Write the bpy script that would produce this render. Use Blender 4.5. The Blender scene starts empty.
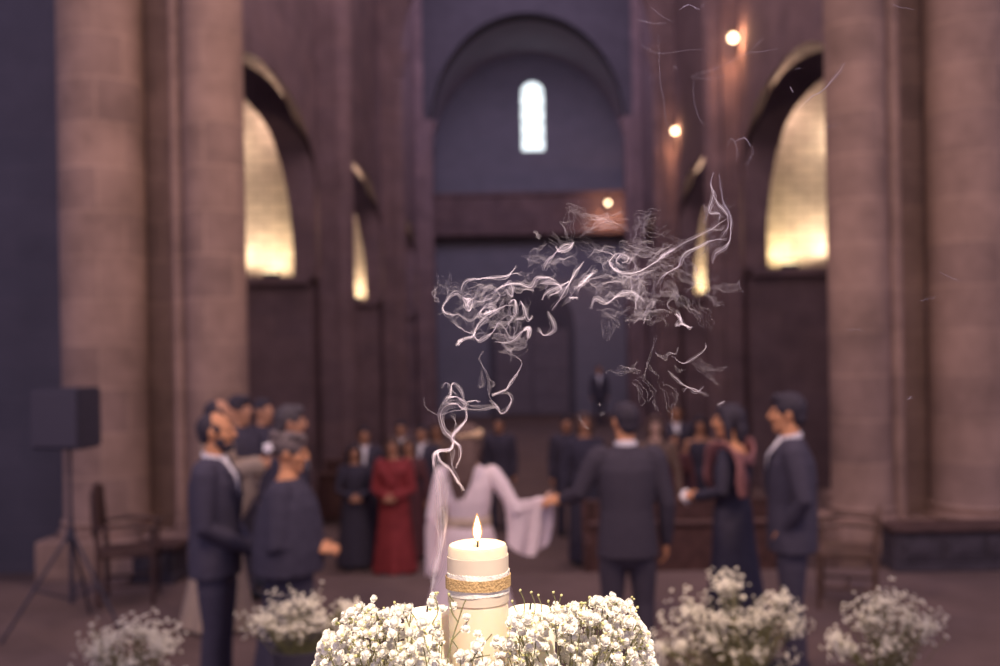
import bpy, bmesh, math, random
from mathutils import Vector, Matrix, noise
PI = math.pi
R = math.radians
random.seed(7)
SC = bpy.context.scene
COL = SC.collection

# ------------------------------------------------------------------ view / camera
SC.view_settings.view_transform = 'Standard'
SC.view_settings.look = 'None'
SC.view_settings.exposure = 0.0
SC.view_settings.gamma = 1.0
SC.view_settings.use_curve_mapping = False
SC.cycles.transparent_max_bounces = 96
SC.cycles.max_bounces = 6
SC.cycles.diffuse_bounces = 3
SC.cycles.sample_clamp_indirect = 3.0

EYE = 2.1
ROLL = R(1.0)
FPX = 972.0
cam = bpy.data.cameras.new('camera')
cam.lens = 35.0
cam.sensor_width = 36.0
cam.shift_x = -0.032
cam.shift_y = 0.022
cam.clip_start = 0.05
cam.dof.use_dof = True
cam.dof.focus_distance = 1.17
cam.dof.aperture_fstop = 2.9
co = bpy.data.objects.new('camera', cam)
COL.objects.link(co)
co.location = (0, 0, EYE)
co.rotation_euler = (R(90), ROLL, 0)
SC.camera = co


def at(px, py, d):
    """direction measured in the photograph, distance d down the nave -> point in the church"""
    dx, dy = px - 532.0, py - 355.0
    x = dx * math.cos(ROLL) - dy * math.sin(ROLL)
    y = dx * math.sin(ROLL) + dy * math.cos(ROLL)
    return Vector((x / FPX * d, d, EYE - y / FPX * d))


# ------------------------------------------------------------------ materials
def mat(name, col, rough=0.7, var=0.12, scale=8.0, bump=0.0, spec=0.3, trans=0.0, metal=0.0, sheen=0.0, sss=0.0):
    m = bpy.data.materials.new(name)
    m.use_nodes = True
    nt = m.node_tree
    b = nt.nodes['Principled BSDF']
    b.inputs['Roughness'].default_value = rough
    b.inputs['Metallic'].default_value = metal
    b.inputs['Specular IOR Level'].default_value = spec
    if sheen:
        b.inputs['Sheen Weight'].default_value = sheen
    if sss:
        b.inputs['Subsurface Weight'].default_value = sss
        b.inputs['Subsurface Radius'].default_value = (0.02, 0.012, 0.006)
        b.inputs['Subsurface Scale'].default_value = 0.6
    tc = nt.nodes.new('ShaderNodeTexCoord')
    n = nt.nodes.new('ShaderNodeTexNoise')
    n.inputs['Scale'].default_value = scale
    n.inputs['Detail'].default_value = 5
    nt.links.new(tc.outputs['Object'], n.inputs['Vector'])
    r = nt.nodes.new('ShaderNodeValToRGB')
    r.color_ramp.elements[0].position = 0.3
    r.color_ramp.elements[1].position = 0.7
    r.color_ramp.elements[0].color = tuple(c * (1 - var) for c in col) + (1,)
    r.color_ramp.elements[1].color = tuple(min(1, c * (1 + var)) for c in col) + (1,)
    nt.links.new(n.outputs['Fac'], r.inputs['Fac'])
    nt.links.new(r.outputs['Color'], b.inputs['Base Color'])
    if bump:
        bp = nt.nodes.new('ShaderNodeBump')
        bp.inputs['Strength'].default_value = bump
        bp.inputs['Distance'].default_value = 0.01
        nt.links.new(n.outputs['Fac'], bp.inputs['Height'])
        nt.links.new(bp.outputs['Normal'], b.inputs['Normal'])
    if trans:
        t = nt.nodes.new('ShaderNodeBsdfTranslucent')
        nt.links.new(r.outputs['Color'], t.inputs['Color'])
        mx = nt.nodes.new('ShaderNodeMixShader')
        mx.inputs['Fac'].default_value = trans
        nt.links.new(b.outputs[0], mx.inputs[1])
        nt.links.new(t.outputs[0], mx.inputs[2])
        nt.links.new(mx.outputs[0], nt.nodes['Material Output'].inputs['Surface'])
    return m


def stone(name, c1, c2, mortar, bw=0.9, rh=0.45, ms=0.012, var=0.35, bump=0.5):
    m = bpy.data.materials.new(name)
    m.use_nodes = True
    nt = m.node_tree
    b = nt.nodes['Principled BSDF']
    b.inputs['Roughness'].default_value = 0.9
    b.inputs['Specular IOR Level'].default_value = 0.15
    tc = nt.nodes.new('ShaderNodeTexCoord')
    sp = nt.nodes.new('ShaderNodeSeparateXYZ')
    nt.links.new(tc.outputs['Object'], sp.inputs[0])
    ad = nt.nodes.new('ShaderNodeMath')
    ad.operation = 'ADD'
    nt.links.new(sp.outputs['X'], ad.inputs[0])
    nt.links.new(sp.outputs['Y'], ad.inputs[1])
    cb = nt.nodes.new('ShaderNodeCombineXYZ')
    nt.links.new(ad.outputs[0], cb.inputs['X'])
    nt.links.new(sp.outputs['Z'], cb.inputs['Y'])
    n0 = nt.nodes.new('ShaderNodeTexNoise')
    n0.inputs['Scale'].default_value = 6
    nt.links.new(tc.outputs['Object'], n0.inputs['Vector'])
    vm = nt.nodes.new('ShaderNodeVectorMath')
    vm.operation = 'MULTIPLY_ADD'
    nt.links.new(n0.outputs['Color'], vm.inputs[0])
    vm.inputs[1].default_value = (0.03, 0.03, 0)
    nt.links.new(cb.outputs[0], vm.inputs[2])
    br = nt.nodes.new('ShaderNodeTexBrick')
    br.inputs['Scale'].default_value = 1.0
    br.inputs['Brick Width'].default_value = bw
    br.inputs['Row Height'].default_value = rh
    br.inputs['Mortar Size'].default_value = ms
    br.inputs['Mortar Smooth'].default_value = 0.4
    br.inputs['Color1'].default_value = c1 + (1,)
    br.inputs['Color2'].default_value = c2 + (1,)
    br.inputs['Mortar'].default_value = mortar + (1,)
    nt.links.new(vm.outputs[0], br.inputs['Vector'])
    n = nt.nodes.new('ShaderNodeTexNoise')
    n.inputs['Scale'].default_value = 1.6
    n.inputs['Detail'].default_value = 8
    n.inputs['Roughness'].default_value = 0.65
    nt.links.new(tc.outputs['Object'], n.inputs['Vector'])
    mr = nt.nodes.new('ShaderNodeMapRange')
    mr.inputs[1].default_value = 0.3
    mr.inputs[2].default_value = 0.7
    mr.inputs[3].default_value = 1 - var
    mr.inputs[4].default_value = 1 + var
    nt.links.new(n.outputs['Fac'], mr.inputs[0])
    mx = nt.nodes.new('ShaderNodeVectorMath')
    mx.operation = 'SCALE'
    nt.links.new(br.outputs['Color'], mx.inputs[0])
    nt.links.new(mr.outputs[0], mx.inputs['Scale'])
    nt.links.new(mx.outputs[0], b.inputs['Base Color'])
    bp = nt.nodes.new('ShaderNodeBump')
    bp.inputs['Strength'].default_value = bump
    bp.inputs['Distance'].default_value = 0.02
    nt.links.new(n.outputs['Fac'], bp.inputs['Height'])
    nt.links.new(bp.outputs['Normal'], b.inputs['Normal'])
    return m


def emit(name, col, strength):
    m = bpy.data.materials.new(name)
    m.use_nodes = True
    nt = m.node_tree
    nt.nodes.remove(nt.nodes['Principled BSDF'])
    e = nt.nodes.new('ShaderNodeEmission')
    e.inputs['Color'].default_value = col + (1,)
    e.inputs['Strength'].default_value = strength
    nt.links.new(e.outputs[0], nt.nodes['Material Output'].inputs['Surface'])
    return m


def smoke_mat(name, alpha):
    m = bpy.data.materials.new(name)
    m.use_nodes = True
    nt = m.node_tree
    nt.nodes.remove(nt.nodes['Principled BSDF'])
    tr = nt.nodes.new('ShaderNodeBsdfTransparent')
    d = nt.nodes.new('ShaderNodeBsdfDiffuse')
    d.inputs['Color'].default_value = (0.90, 0.83, 0.93, 1)
    t = nt.nodes.new('ShaderNodeBsdfTranslucent')
    t.inputs['Color'].default_value = (0.90, 0.83, 0.93, 1)
    a = nt.nodes.new('ShaderNodeMixShader')
    a.inputs[0].default_value = 0.5
    nt.links.new(d.outputs[0], a.inputs[1])
    nt.links.new(t.outputs[0], a.inputs[2])
    mx = nt.nodes.new('ShaderNodeMixShader')
    mx.inputs[0].default_value = alpha
    nt.links.new(tr.outputs[0], mx.inputs[1])
    nt.links.new(a.outputs[0], mx.inputs[2])
    nt.links.new(mx.outputs[0], nt.nodes['Material Output'].inputs['Surface'])
    return m


M = {}
M['pier'] = stone('pier_stone', (0.32, 0.205, 0.165), (0.25, 0.162, 0.138), (0.345, 0.225, 0.18), 0.75, 0.46, 0.014, 0.3)
M['nave'] = stone('nave_stone', (0.20, 0.13, 0.135), (0.165, 0.11, 0.12), (0.20, 0.135, 0.135), 0.9, 0.42, 0.012, 0.25)
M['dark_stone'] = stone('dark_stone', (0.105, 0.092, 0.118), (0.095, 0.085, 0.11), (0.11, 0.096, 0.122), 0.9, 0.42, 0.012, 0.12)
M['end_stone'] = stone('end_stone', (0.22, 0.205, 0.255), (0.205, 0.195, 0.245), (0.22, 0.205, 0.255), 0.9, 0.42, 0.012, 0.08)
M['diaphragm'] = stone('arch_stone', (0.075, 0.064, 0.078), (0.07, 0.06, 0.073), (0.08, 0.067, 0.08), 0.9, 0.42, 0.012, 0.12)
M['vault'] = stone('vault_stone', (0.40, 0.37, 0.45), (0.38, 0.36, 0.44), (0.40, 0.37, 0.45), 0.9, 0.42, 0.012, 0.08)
M['doorwood'] = mat('door_wood', (0.17, 0.14, 0.17), 0.7, 0.2, 6, 0.2)
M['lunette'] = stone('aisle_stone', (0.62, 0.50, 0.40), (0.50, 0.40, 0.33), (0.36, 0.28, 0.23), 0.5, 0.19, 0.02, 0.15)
M['floor'] = stone('floor_stone', (0.145, 0.095, 0.085), (0.125, 0.083, 0.078), (0.09, 0.062, 0.06), 0.8, 0.8, 0.008, 0.2, 0.2)
M['suit'] = mat('dark_suit', (0.068, 0.060, 0.090), 0.85, 0.08, 30, spec=0.1)
M['suit2'] = mat('black_suit', (0.068, 0.059, 0.084), 0.85, 0.08, 30, spec=0.1)
M['groomsuit'] = mat('groom_suit', (0.062, 0.052, 0.070), 0.85, 0.08, 30, spec=0.1)
M['blackcloth'] = mat('black_cloth', (0.060, 0.053, 0.078), 0.9, 0.1, 20, spec=0.1)
M['white'] = mat('white_shirt', (0.90, 0.84, 0.88), 0.8, 0.04, 20, spec=0.2)
M['skin'] = mat('skin', (0.50, 0.25, 0.155), 0.6, 0.08, 14, spec=0.3)
M['skin2'] = mat('warm_skin', (0.62, 0.29, 0.15), 0.6, 0.08, 14, spec=0.3)
M['skinpale'] = mat('pale_skin', (0.60, 0.38, 0.30), 0.6, 0.08, 14, spec=0.3)
M['eye'] = mat('eye_dark', (0.03, 0.02, 0.02), 0.3, 0.05, 10)
M['hairdark'] = mat('dark_hair', (0.045, 0.036, 0.050), 0.7, 0.3, 60, 0.5, spec=0.2)
M['hairbrown'] = mat('brown_hair', (0.115, 0.070, 0.062), 0.65, 0.35, 60, 0.5, spec=0.25)
M['hairgrey'] = mat('grey_hair', (0.14, 0.105, 0.105), 0.65, 0.6, 45, 0.8, spec=0.3)
M['hairash'] = mat('ash_hair', (0.075, 0.06, 0.07), 0.65, 0.4, 45, 0.6, spec=0.3)
M['bride'] = mat('bridal_lace', (0.88, 0.73, 0.76), 0.85, 0.10, 60, 0.3, spec=0.2, trans=0.1)
M['belt'] = mat('gold_belt', (0.50, 0.38, 0.30), 0.6, 0.2, 60)
M['robe'] = mat('cream_robe', (0.40, 0.30, 0.235), 0.85, 0.08, 12, 0.2, spec=0.2)
M['red'] = mat('red_dress', (0.28, 0.042, 0.046), 0.8, 0.2, 10, 0.2, spec=0.25)
M['shawl'] = mat('pink_shawl', (0.30, 0.13, 0.13), 0.85, 0.2, 20, 0.3)
M['wine'] = mat('wine_cloth', (0.13, 0.05, 0.055), 0.85, 0.2, 20)
M['tan'] = mat('tan_cloth', (0.18, 0.115, 0.09), 0.85, 0.2, 20)
M['shoe'] = mat('black_shoe', (0.02, 0.018, 0.025), 0.35, 0.1, 20)
M['flowerwhite'] = mat('white_blossom', (0.86, 0.82, 0.74), 0.7, 0.05, 60, spec=0.2, trans=0.3)
M['crownflower'] = mat('cream_blossom', (0.82, 0.62, 0.42), 0.7, 0.1, 60, trans=0.2)
M['leafgreen'] = mat('green_calyx', (0.30, 0.31, 0.10), 0.6, 0.2, 60, trans=0.2)
M['stem'] = mat('green_stem', (0.16, 0.15, 0.07), 0.6, 0.2, 60)
M['budgreen'] = mat('pale_bud', (0.55, 0.52, 0.25), 0.6, 0.1, 60, trans=0.2)
M['wax'] = mat('cream_wax', (0.60, 0.49, 0.36), 0.45, 0.03, 10, spec=0.35, sss=0.6)
M['waxpale'] = mat('pale_wax', (0.86, 0.80, 0.62), 0.45, 0.03, 10, spec=0.35, sss=0.3)
M['lace'] = mat('white_lace', (0.78, 0.71, 0.65), 0.85, 0.08, 120, 0.4, trans=0.15)
M['jute'] = mat('jute_ribbon', (0.40, 0.26, 0.125), 0.95, 0.30, 420, 0.5)
M['wick'] = mat('burnt_wick', (0.03, 0.022, 0.02), 0.9, 0.2, 60)
M['wood'] = mat('dark_wood', (0.075, 0.040, 0.036), 0.55, 0.35, 9, 0.2)
M['stallwood'] = mat('stall_wood', (0.060, 0.048, 0.062), 0.7, 0.25, 9, 0.2)
M['woodred'] = mat('red_brown_wood', (0.095, 0.045, 0.04), 0.5, 0.3, 9, 0.2)
M['woodwarm'] = mat('warm_wood', (0.12, 0.068, 0.05), 0.5, 0.35, 9, 0.2)
M['blackmetal'] = mat('black_metal', (0.055, 0.048, 0.07), 0.6, 0.1, 20, metal=0.3)
M['blackgrille'] = mat('black_grille', (0.062, 0.054, 0.08), 0.8, 0.3, 200, 0.4)
M['pot'] = mat('dark_pot', (0.035, 0.031, 0.048), 0.6, 0.2, 8)
M['cloth'] = mat('altar_cloth', (0.75, 0.70, 0.66), 0.85, 0.04, 20)
M['brass'] = mat('dark_bronze', (0.10, 0.07, 0.045), 0.45, 0.2, 20, metal=0.7)
M['flame'] = emit('flame_glow', (1.0, 0.45, 0.16), 1.6)
M['flamecore'] = emit('flame_core', (1.0, 0.86, 0.58), 12.0)
nt_ = M['flame'].node_tree
mx_ = nt_.nodes.new('ShaderNodeMixShader')
tr_ = nt_.nodes.new('ShaderNodeBsdfTransparent')
mx_.inputs[0].default_value = 0.4
nt_.links.new(tr_.outputs[0], mx_.inputs[1])
nt_.links.new([n for n in nt_.nodes if n.type == 'EMISSION'][0].outputs[0], mx_.inputs[2])
nt_.links.new(mx_.outputs[0], nt_.nodes['Material Output'].inputs['Surface'])
M['bulb'] = emit('bulb_glow', (1.0, 0.70, 0.42), 10.0)
M['sky'] = emit('daylight_glass', (0.86, 0.95, 1.0), 1.8)
M['uplens'] = emit('floodlight_lens', (1.0, 0.86, 0.55), 6.0)
M['smoke'] = smoke_mat('smoke_wisp', 0.28)
M['smokecore'] = smoke_mat('smoke_core', 0.60)
M['paper'] = mat('cream_paper', (0.64, 0.53, 0.43), 0.7, 0.03, 30, trans=0.25)
M['smokefaint'] = smoke_mat('smoke_haze', 0.11)


# ------------------------------------------------------------------ mesh helpers
def link(name, bm, m, parent=None, smooth=True):
    me = bpy.data.meshes.new(name)
    bm.normal_update()
    bm.to_mesh(me)
    bm.free()
    return link_mesh(name, me, m, parent, smooth)


def link_mesh(name, me, m, parent=None, smooth=True):
    o = bpy.data.objects.new(name, me)
    if me.materials:
        me.materials.clear()
    for x in (m if isinstance(m, (list, tuple)) else [m]):
        me.materials.append(x)
    COL.objects.link(o)
    if parent:
        o.parent = parent
    if smooth:
        me.polygons.foreach_set('use_smooth', [True] * len(me.polygons))
        try:
            me.set_sharp_from_angle(angle=R(45))
        except Exception:
            pass
    return o


def thing(name, label, cat, loc=(0, 0, 0), rz=0.0, group=None):
    o = bpy.data.objects.new(name, None)
    o.empty_display_size = 0.1
    COL.objects.link(o)
    o.location = loc
    o.rotation_euler = (0, 0, rz)
    return tag(o, label, cat, group)


def tag(o, label, cat, group=None):
    o['label'] = label
    o['category'] = cat
    if group:
        o['group'] = group
    return o


def structure(name, bm, m, parent=None, smooth=False):
    o = link(name, bm, m, parent, smooth)
    if not parent:
        o['kind'] = 'structure'
    return o


def box(bm, a, b, bev=0.0, mi=0):
    x0, x1 = sorted((a[0], b[0]))
    y0, y1 = sorted((a[1], b[1]))
    z0, z1 = sorted((a[2], b[2]))
    v = [bm.verts.new(p) for p in ((x0, y0, z0), (x1, y0, z0), (x1, y1, z0), (x0, y1, z0),
                                   (x0, y0, z1), (x1, y0, z1), (x1, y1, z1), (x0, y1, z1))]
    fs = [bm.faces.new([v[i] for i in q]) for q in
          ((3, 2, 1, 0), (4, 5, 6, 7), (0, 1, 5, 4), (1, 2, 6, 5), (2, 3, 7, 6), (3, 0, 4, 7))]
    for f in fs:
        f.material_index = mi
    if bev:
        es = list({e for f in fs for e in f.edges})
        bmesh.ops.bevel(bm, geom=es, offset=bev, segments=2, affect='EDGES', profile=0.5)


def rings(bm, rs, closed_top=True, closed_bot=True, mi=0):
    prev = None
    first = None
    for r in rs:
        cur = [bm.verts.new(p) for p in r]
        if prev:
            n = len(cur)
            for i in range(n):
                f = bm.faces.new((prev[i], prev[(i + 1) % n], cur[(i + 1) % n], cur[i]))
                f.material_index = mi
        else:
            first = cur
        prev = cur
    if closed_bot:
        f = bm.faces.new(list(reversed(first)))
        f.material_index = mi
    if closed_top:
        f = bm.faces.new(prev)
        f.material_index = mi


def lathe(bm, prof, c=(0, 0, 0), n=32, mi=0, top=True, bot=True, wob=None):
    rs = []
    for (r, z) in prof:
        rs.append([(c[0] + r * math.cos(2 * PI * i / n), c[1] + r * math.sin(2 * PI * i / n), c[2] + z) for i in range(n)])
    rings(bm, rs, top, bot, mi)


def tube(bm, pts, rad, n=12, ref=None, round_caps=True, mi=0, fold=None):
    """loft of ellipses along pts; rad entries are r or (rx, ry); ref = direction of the rx axis"""
    pts = [Vector(p) for p in pts]
    rad = [(r, r) if not isinstance(r, (tuple, list)) else r for r in rad]
    if round_caps:
        def cap(p, q, r):
            d = (p - q).normalized()
            k = min(r)
            return [(p + d * k * math.sin(a), (r[0] * math.cos(a), r[1] * math.cos(a))) for a in (R(35), R(65), R(85))]
        c0 = cap(pts[0], pts[1], rad[0])[::-1]
        c1 = cap(pts[-1], pts[-2], rad[-1])
        pts = [c[0] for c in c0] + pts + [c[0] for c in c1]
        rad = [c[1] for c in c0] + rad + [c[1] for c in c1]
    rs = []
    px = None
    for i, p in enumerate(pts):
        a = pts[max(0, i - 1)]
        b = pts[min(len(pts) - 1, i + 1)]
        t = (b - a).normalized()
        if ref is not None:
            x = Vector(ref)
        elif px is None:
            x = Vector((1, 0, 0)) if abs(t.x) < 0.8 else Vector((0, 1, 0))
        else:
            x = px
        x = x - t * x.dot(t)
        if x.length < 1e-5:
            x = t.orthogonal()
        x.normalize()
        px = x
        y = t.cross(x)
        ring = []
        for k in range(n):
            a = 2 * PI * k / n
            f = 1.0
            if fold:
                f = fold(i / (len(pts) - 1), a)
            ring.append(p + x * (rad[i][0] * math.cos(a) * f) + y * (rad[i][1] * math.sin(a) * f))
        rs.append(ring)
    rings(bm, rs, mi=mi)


def ball(bm, c, r, rot=None, u=14, v=10):
    c = Vector(c)
    rr = (r, r, r) if not isinstance(r, (tuple, list)) else r
    mtx = Matrix.Translation(c) @ (rot.to_4x4() if rot else Matrix.Identity(4)) @ Matrix.Diagonal((rr[0], rr[1], rr[2], 1))
    bmesh.ops.create_uvsphere(bm, u_segments=u, v_segments=v, radius=1.0, matrix=mtx)


def fuse(name, bm, m, parent, voxel=0.008, it=3, fac=0.5):
    """union of everything in bm as one continuous smooth skin"""
    me = bpy.data.meshes.new(name + '_raw')
    bmesh.ops.recalc_face_normals(bm, faces=bm.faces[:])
    bm.to_mesh(me)
    bm.free()
    o = bpy.data.objects.new(name + '_raw', me)
    COL.objects.link(o)
    md = o.modifiers.new('r', 'REMESH')
    md.mode = 'VOXEL'
    md.voxel_size = voxel
    md.adaptivity = 0.0
    if it:
        s = o.modifiers.new('s', 'SMOOTH')
        s.iterations = it
        s.factor = fac
    dg = bpy.context.evaluated_depsgraph_get()
    dg.update()
    new = bpy.data.meshes.new_from_object(o.evaluated_get(dg))
    new.name = name
    bpy.data.objects.remove(o)
    bpy.data.meshes.remove(me)
    ob = link_mesh(name, new, m, parent, smooth=False)
    new.polygons.foreach_set('use_smooth', [True] * len(new.polygons))
    return ob


def spline(pts, n):
    """Catmull-Rom through pts, n samples"""
    pts = [Vector(p) for p in pts]
    if len(pts) == 2:
        return [pts[0].lerp(pts[1], i / (n - 1)) for i in range(n)]
    P = [pts[0] * 2 - pts[1]] + pts + [pts[-1] * 2 - pts[-2]]
    out = []
    m = len(pts) - 1
    for i in range(n):
        u = i / (n - 1) * m
        k = min(int(u), m - 1)
        t = u - k
        a, b, c, d = P[k], P[k + 1], P[k + 2], P[k + 3]
        out.append(0.5 * ((2 * b) + (c - a) * t + (2 * a - 5 * b + 4 * c - d) * t * t + (3 * b - a - 3 * c + d) * t ** 3))
    return out


# ================================================================== THE CHURCH
NAVE = 4.2          # half width of the nave
LOW = -0.57         # nave floor, three steps under the presbytery
STEP = 9.35         # edge of the presbytery floor
BAY = [19.3, 27.6, 35.9]      # far jamb of each arcade opening
OPEN = 6.4
END = 43.0
TOP = 17.0

bm = bmesh.new()
box(bm, (-14, STEP + 0.64, LOW - 0.3), (14, END + 1, LOW))
structure('floor', bm, M['floor'])
bm = bmesh.new()
box(bm, (-14, 3.9, LOW - 0.3), (14, STEP, 0.0))
box(bm, (-14, STEP, LOW - 0.3), (14, STEP + 0.32, -0.19))
box(bm, (-14, STEP + 0.32, LOW - 0.3), (14, STEP + 0.64, -0.38))
structure('floor_presbytery', bm, M['floor'])
bm = bmesh.new()
box(bm, (-14, -2.5, LOW - 0.3), (14, 3.9, 0.6))
structure('floor_altar', bm, M['floor'])

# arcade walls with round-headed openings -------------------------------------------------
SPRING, APEX = 5.0, 6.85


def arch_z(u):
    return SPRING + (APEX - SPRING) * (max(0.0, 1 - abs(u) ** 2.4)) ** (1 / 2.4)


def arcade(side):
    bm = bmesh.new()
    prof = []          # outline in (y, z), then thickness in x
    x0, x1 = side * NAVE, side * (NAVE + 0.32)

    def slab(ya, yb, za, zb):
        """ya, yb, za, zb: (nave face, aisle face) pairs"""
        vs = []
        for q, x in enumerate((x0, x1)):
            vs.append([bm.verts.new(p) for p in ((x, ya[q], za[q]), (x, yb[q], zb[q]), (x, yb[q], TOP), (x, ya[q], TOP))])
        a, b = vs
        bm.faces.new(a)
        bm.faces.new(list(reversed(b)))
        for i in range(4):
            bm.faces.new((a[i], b[i], b[(i + 1) % 4], a[(i + 1) % 4]))
    SPL = 0.34      # the openings widen towards the aisle
    y = (11.5, 11.5)
    for far in BAY:
        near = far - OPEN
        slab(y, (near, near - SPL), (LOW, LOW), (LOW, LOW))
        c, h = (near + far) / 2, OPEN / 2
        N = 40
        for i in range(N):
            ua, ub = -math.cos(PI * i / N), -math.cos(PI * (i + 1) / N)
            slab((c + ua * h, c + ua * (h + SPL)), (c + ub * h, c + ub * (h + SPL)), (arch_z(ua), arch_z(ua) + SPL), (arch_z(ub), arch_z(ub) + SPL))
        y = (far, far + SPL)
    slab(y, (END + 0.5, END + 0.5), (LOW, LOW), (LOW, LOW))
    bmesh.ops.remove_doubles(bm, verts=bm.verts[:], dist=0.0005)
    bmesh.ops.recalc_face_normals(bm, faces=bm.faces[:])
    return bm


structure('wall_left', arcade(-1), M['nave'])
structure('wall_right', arcade(1), M['nave'])

# wall shafts and transverse ribs between the bays ---------------------------------------
n_trim = 0
for k, far in enumerate(BAY):
    yc = far + 0.55
    for s in (-1, 1):
        bm = bmesh.new()
        box(bm, (s * (NAVE + 0.05), yc - 0.45, LOW), (s * (NAVE - 0.32), yc + 0.45, TOP))
        lathe(bm, [(0.28, LOW), (0.28, TOP)], (s * (NAVE - 0.34), yc - 0.02, 0), 20)
        lathe(bm, [(0.46, LOW), (0.46, LOW + 0.35), (0.36, LOW + 0.5), (0.28, LOW + 0.6)], (s * (NAVE - 0.34), yc - 0.02, 0), 20)
        lathe(bm, [(0.29, 10.2), (0.33, 10.3), (0.31, 10.4), (0.46, 10.75), (0.46, 10.9)], (s * (NAVE - 0.34), yc - 0.02, 0), 20)
        n_trim += 1
        structure('trim_%d' % n_trim, bm, M['nave'], smooth=True)
    if k == 2:
        continue
    # transverse rib: pointed ring from shaft to shaft
    bm = bmesh.new()
    rs = []
    N = 44
    for i in range(N + 1):
        u = -1 + 2 * i / N
        ang = PI * (i / N)
        x, z = -math.cos(ang), math.sin(ang)
        zz = 10.7 + 4.1 * z ** 1.0
        ring = []
        for (dr, dy) in ((0, -0.4), (0.6, -0.4), (0.6, 0.4), (0, 0.4)):
            ring.append(((3.6 + dr) * x, yc + dy, 10.7 + (4.1 + dr) * z))
        rs.append(ring)
    rings(bm, rs)
    n_trim += 1
    structure('trim_%d' % n_trim, bm, M['nave'])

# diaphragm arch in front of the last bay, barrel vault behind it ------------------------
yc = BAY[2] + 0.55
bm = bmesh.new()
N = 44
prev = None
for i in range(N + 1):
    ang = PI * i / N
    x, z = -math.cos(ang) * 3.6, 10.7 + math.sin(ang) * 4.1
    cur = [bm.verts.new((x * (1.2 if i in (0, N) else 1), yc + d, zz)) for d in (-0.4, 0.4) for zz in (z, 22.0)]
    if prev:
        bm.faces.new((prev[0], cur[0], cur[1], prev[1]))
        bm.faces.new((prev[2], prev[3], cur[3], cur[2]))
        bm.faces.new((prev[0], prev[2], cur[2], cur[0]))
        bm.faces.new((prev[1], cur[1], cur[3], prev[3]))
    prev = cur
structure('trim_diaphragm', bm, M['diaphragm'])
bm = bmesh.new()
rs = []
for (rr, zz) in ((4.3, 4.5), (4.7, 4.9)):
    pass
N = 40
outer, inner = [], []
for i in range(N + 1):
    ang = PI * i / N
    inner.append((-math.cos(ang) * 4.25, 10.7 + math.sin(ang) * 4.7))
    outer.append((-math.cos(ang) * 4.6, 10.7 + math.sin(ang) * 5.1))
rs = []
for i in range(N + 1):
    a, b = inner[i], outer[i]
    rs.append([(a[0], yc + 0.4, a[1]), (a[0], END + 0.4, a[1]), (b[0], END + 0.4, b[1]), (b[0], yc + 0.4, b[1])])
rings(bm, rs)
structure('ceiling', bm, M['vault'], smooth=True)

# end wall with one tall round-headed window ------------------------------------------------
W0, W1 = at(522, 151, END), at(544.5, 151, END)
wx0, wx1 = W0.x, W1.x
wz0 = W0.z
wtop = at(532, 80.5, END).z
wr = (wx1 - wx0) / 2
wc = (wx0 + wx1) / 2
wsp = wtop - wr
bm = bmesh.new()


def wslab(bm, x0, x1, z00, z01, z10, z11, y0, y1):
    v = []
    for y in (y0, y1):
        v.append([bm.verts.new(p) for p in ((x0, y, z00), (x1, y, z01), (x1, y, z11), (x0, y, z10))])
    a, b = v
    bm.faces.new(a)
    bm.faces.new(list(reversed(b)))
    for i in range(4):
        bm.faces.new((a[i], b[i], b[(i + 1) % 4], a[(i + 1) % 4]))


wslab(bm, -6, wx0, LOW, LOW, TOP, TOP, END, END + 0.7)
wslab(bm, wx1, 6, LOW, LOW, TOP, TOP, END, END + 0.7)
wslab(bm, wx0, wx1, LOW, LOW, wz0, wz0, END, END + 0.7)
N = 16
for i in range(N):
    a0, a1 = PI - PI * i / N, PI - PI * (i + 1) / N
    wslab(bm, wc + wr * math.cos(a0), wc + wr * math.cos(a1), wsp + wr * math.sin(a0), wsp + wr * math.sin(a1), TOP, TOP, END, END + 0.7)
bmesh.ops.recalc_face_normals(bm, faces=bm.faces[:])
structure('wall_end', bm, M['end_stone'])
bm = bmesh.new()
pr = [(wx0, wz0), (wx1, wz0)] + [(wc + wr * math.cos(PI * i / N), wsp + wr * math.sin(PI * i / N)) for i in range(N + 1)]
rings(bm, [[(x, END + 0.30, z) for x, z in pr], [(x, END + 0.34, z) for x, z in pr]])
bmesh.ops.recalc_face_normals(bm, faces=bm.faces[:])
win = structure('window_1', bm, M['sky'])
bm = bmesh.new()
for f in (0.22, 0.42, 0.63, 0.84):
    z = wz0 + (wtop - wz0) * f
    box(bm, (wx0, END + 0.24, z - 0.022), (wx1, END + 0.29, z + 0.022))
link('window_bar', bm, M['blackmetal'], win, False)

# gallery front under the window, with the dark porch below it
gz0, gz1 = 7.3, at(532, 192, END - 0.9).z
bm = bmesh.new()
box(bm, (-NAVE, END - 0.9, gz0), (NAVE, END, gz1), 0.05)
box(bm, (-NAVE, END - 1.02, gz1 - 0.16), (NAVE, END - 0.8, gz1), 0.03)
structure('trim_gallery', bm, M['nave'])
bm = bmesh.new()
pr = [(-1.9, LOW), (1.9, LOW)] + [(1.9 * math.cos(PI * i / 20), 3.4 + 1.9 * math.sin(PI * i / 20)) for i in range(21)]
rings(bm, [[(x, END - 0.12, z) for x, z in pr], [(x, END + 0.05, z) for x, z in pr]])
for i in range(5):
    pass
bmesh.ops.recalc_face_normals(bm, faces=bm.faces[:])
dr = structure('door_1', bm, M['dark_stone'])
bm = bmesh.new()
for s in (-1, 1):
    box(bm, (s * 0.03, END - 0.2, LOW + 0.05), (s * 1.6, END - 0.1, 3.2), 0.02)
    for z in (0.4, 1.5, 2.5):
        box(bm, (s * 0.2, END - 0.23, z - 0.05), (s * 1.5, END - 0.19, z + 0.05), 0.01)
link('door_leaf', bm, M['doorwood'], dr, False)


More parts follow.
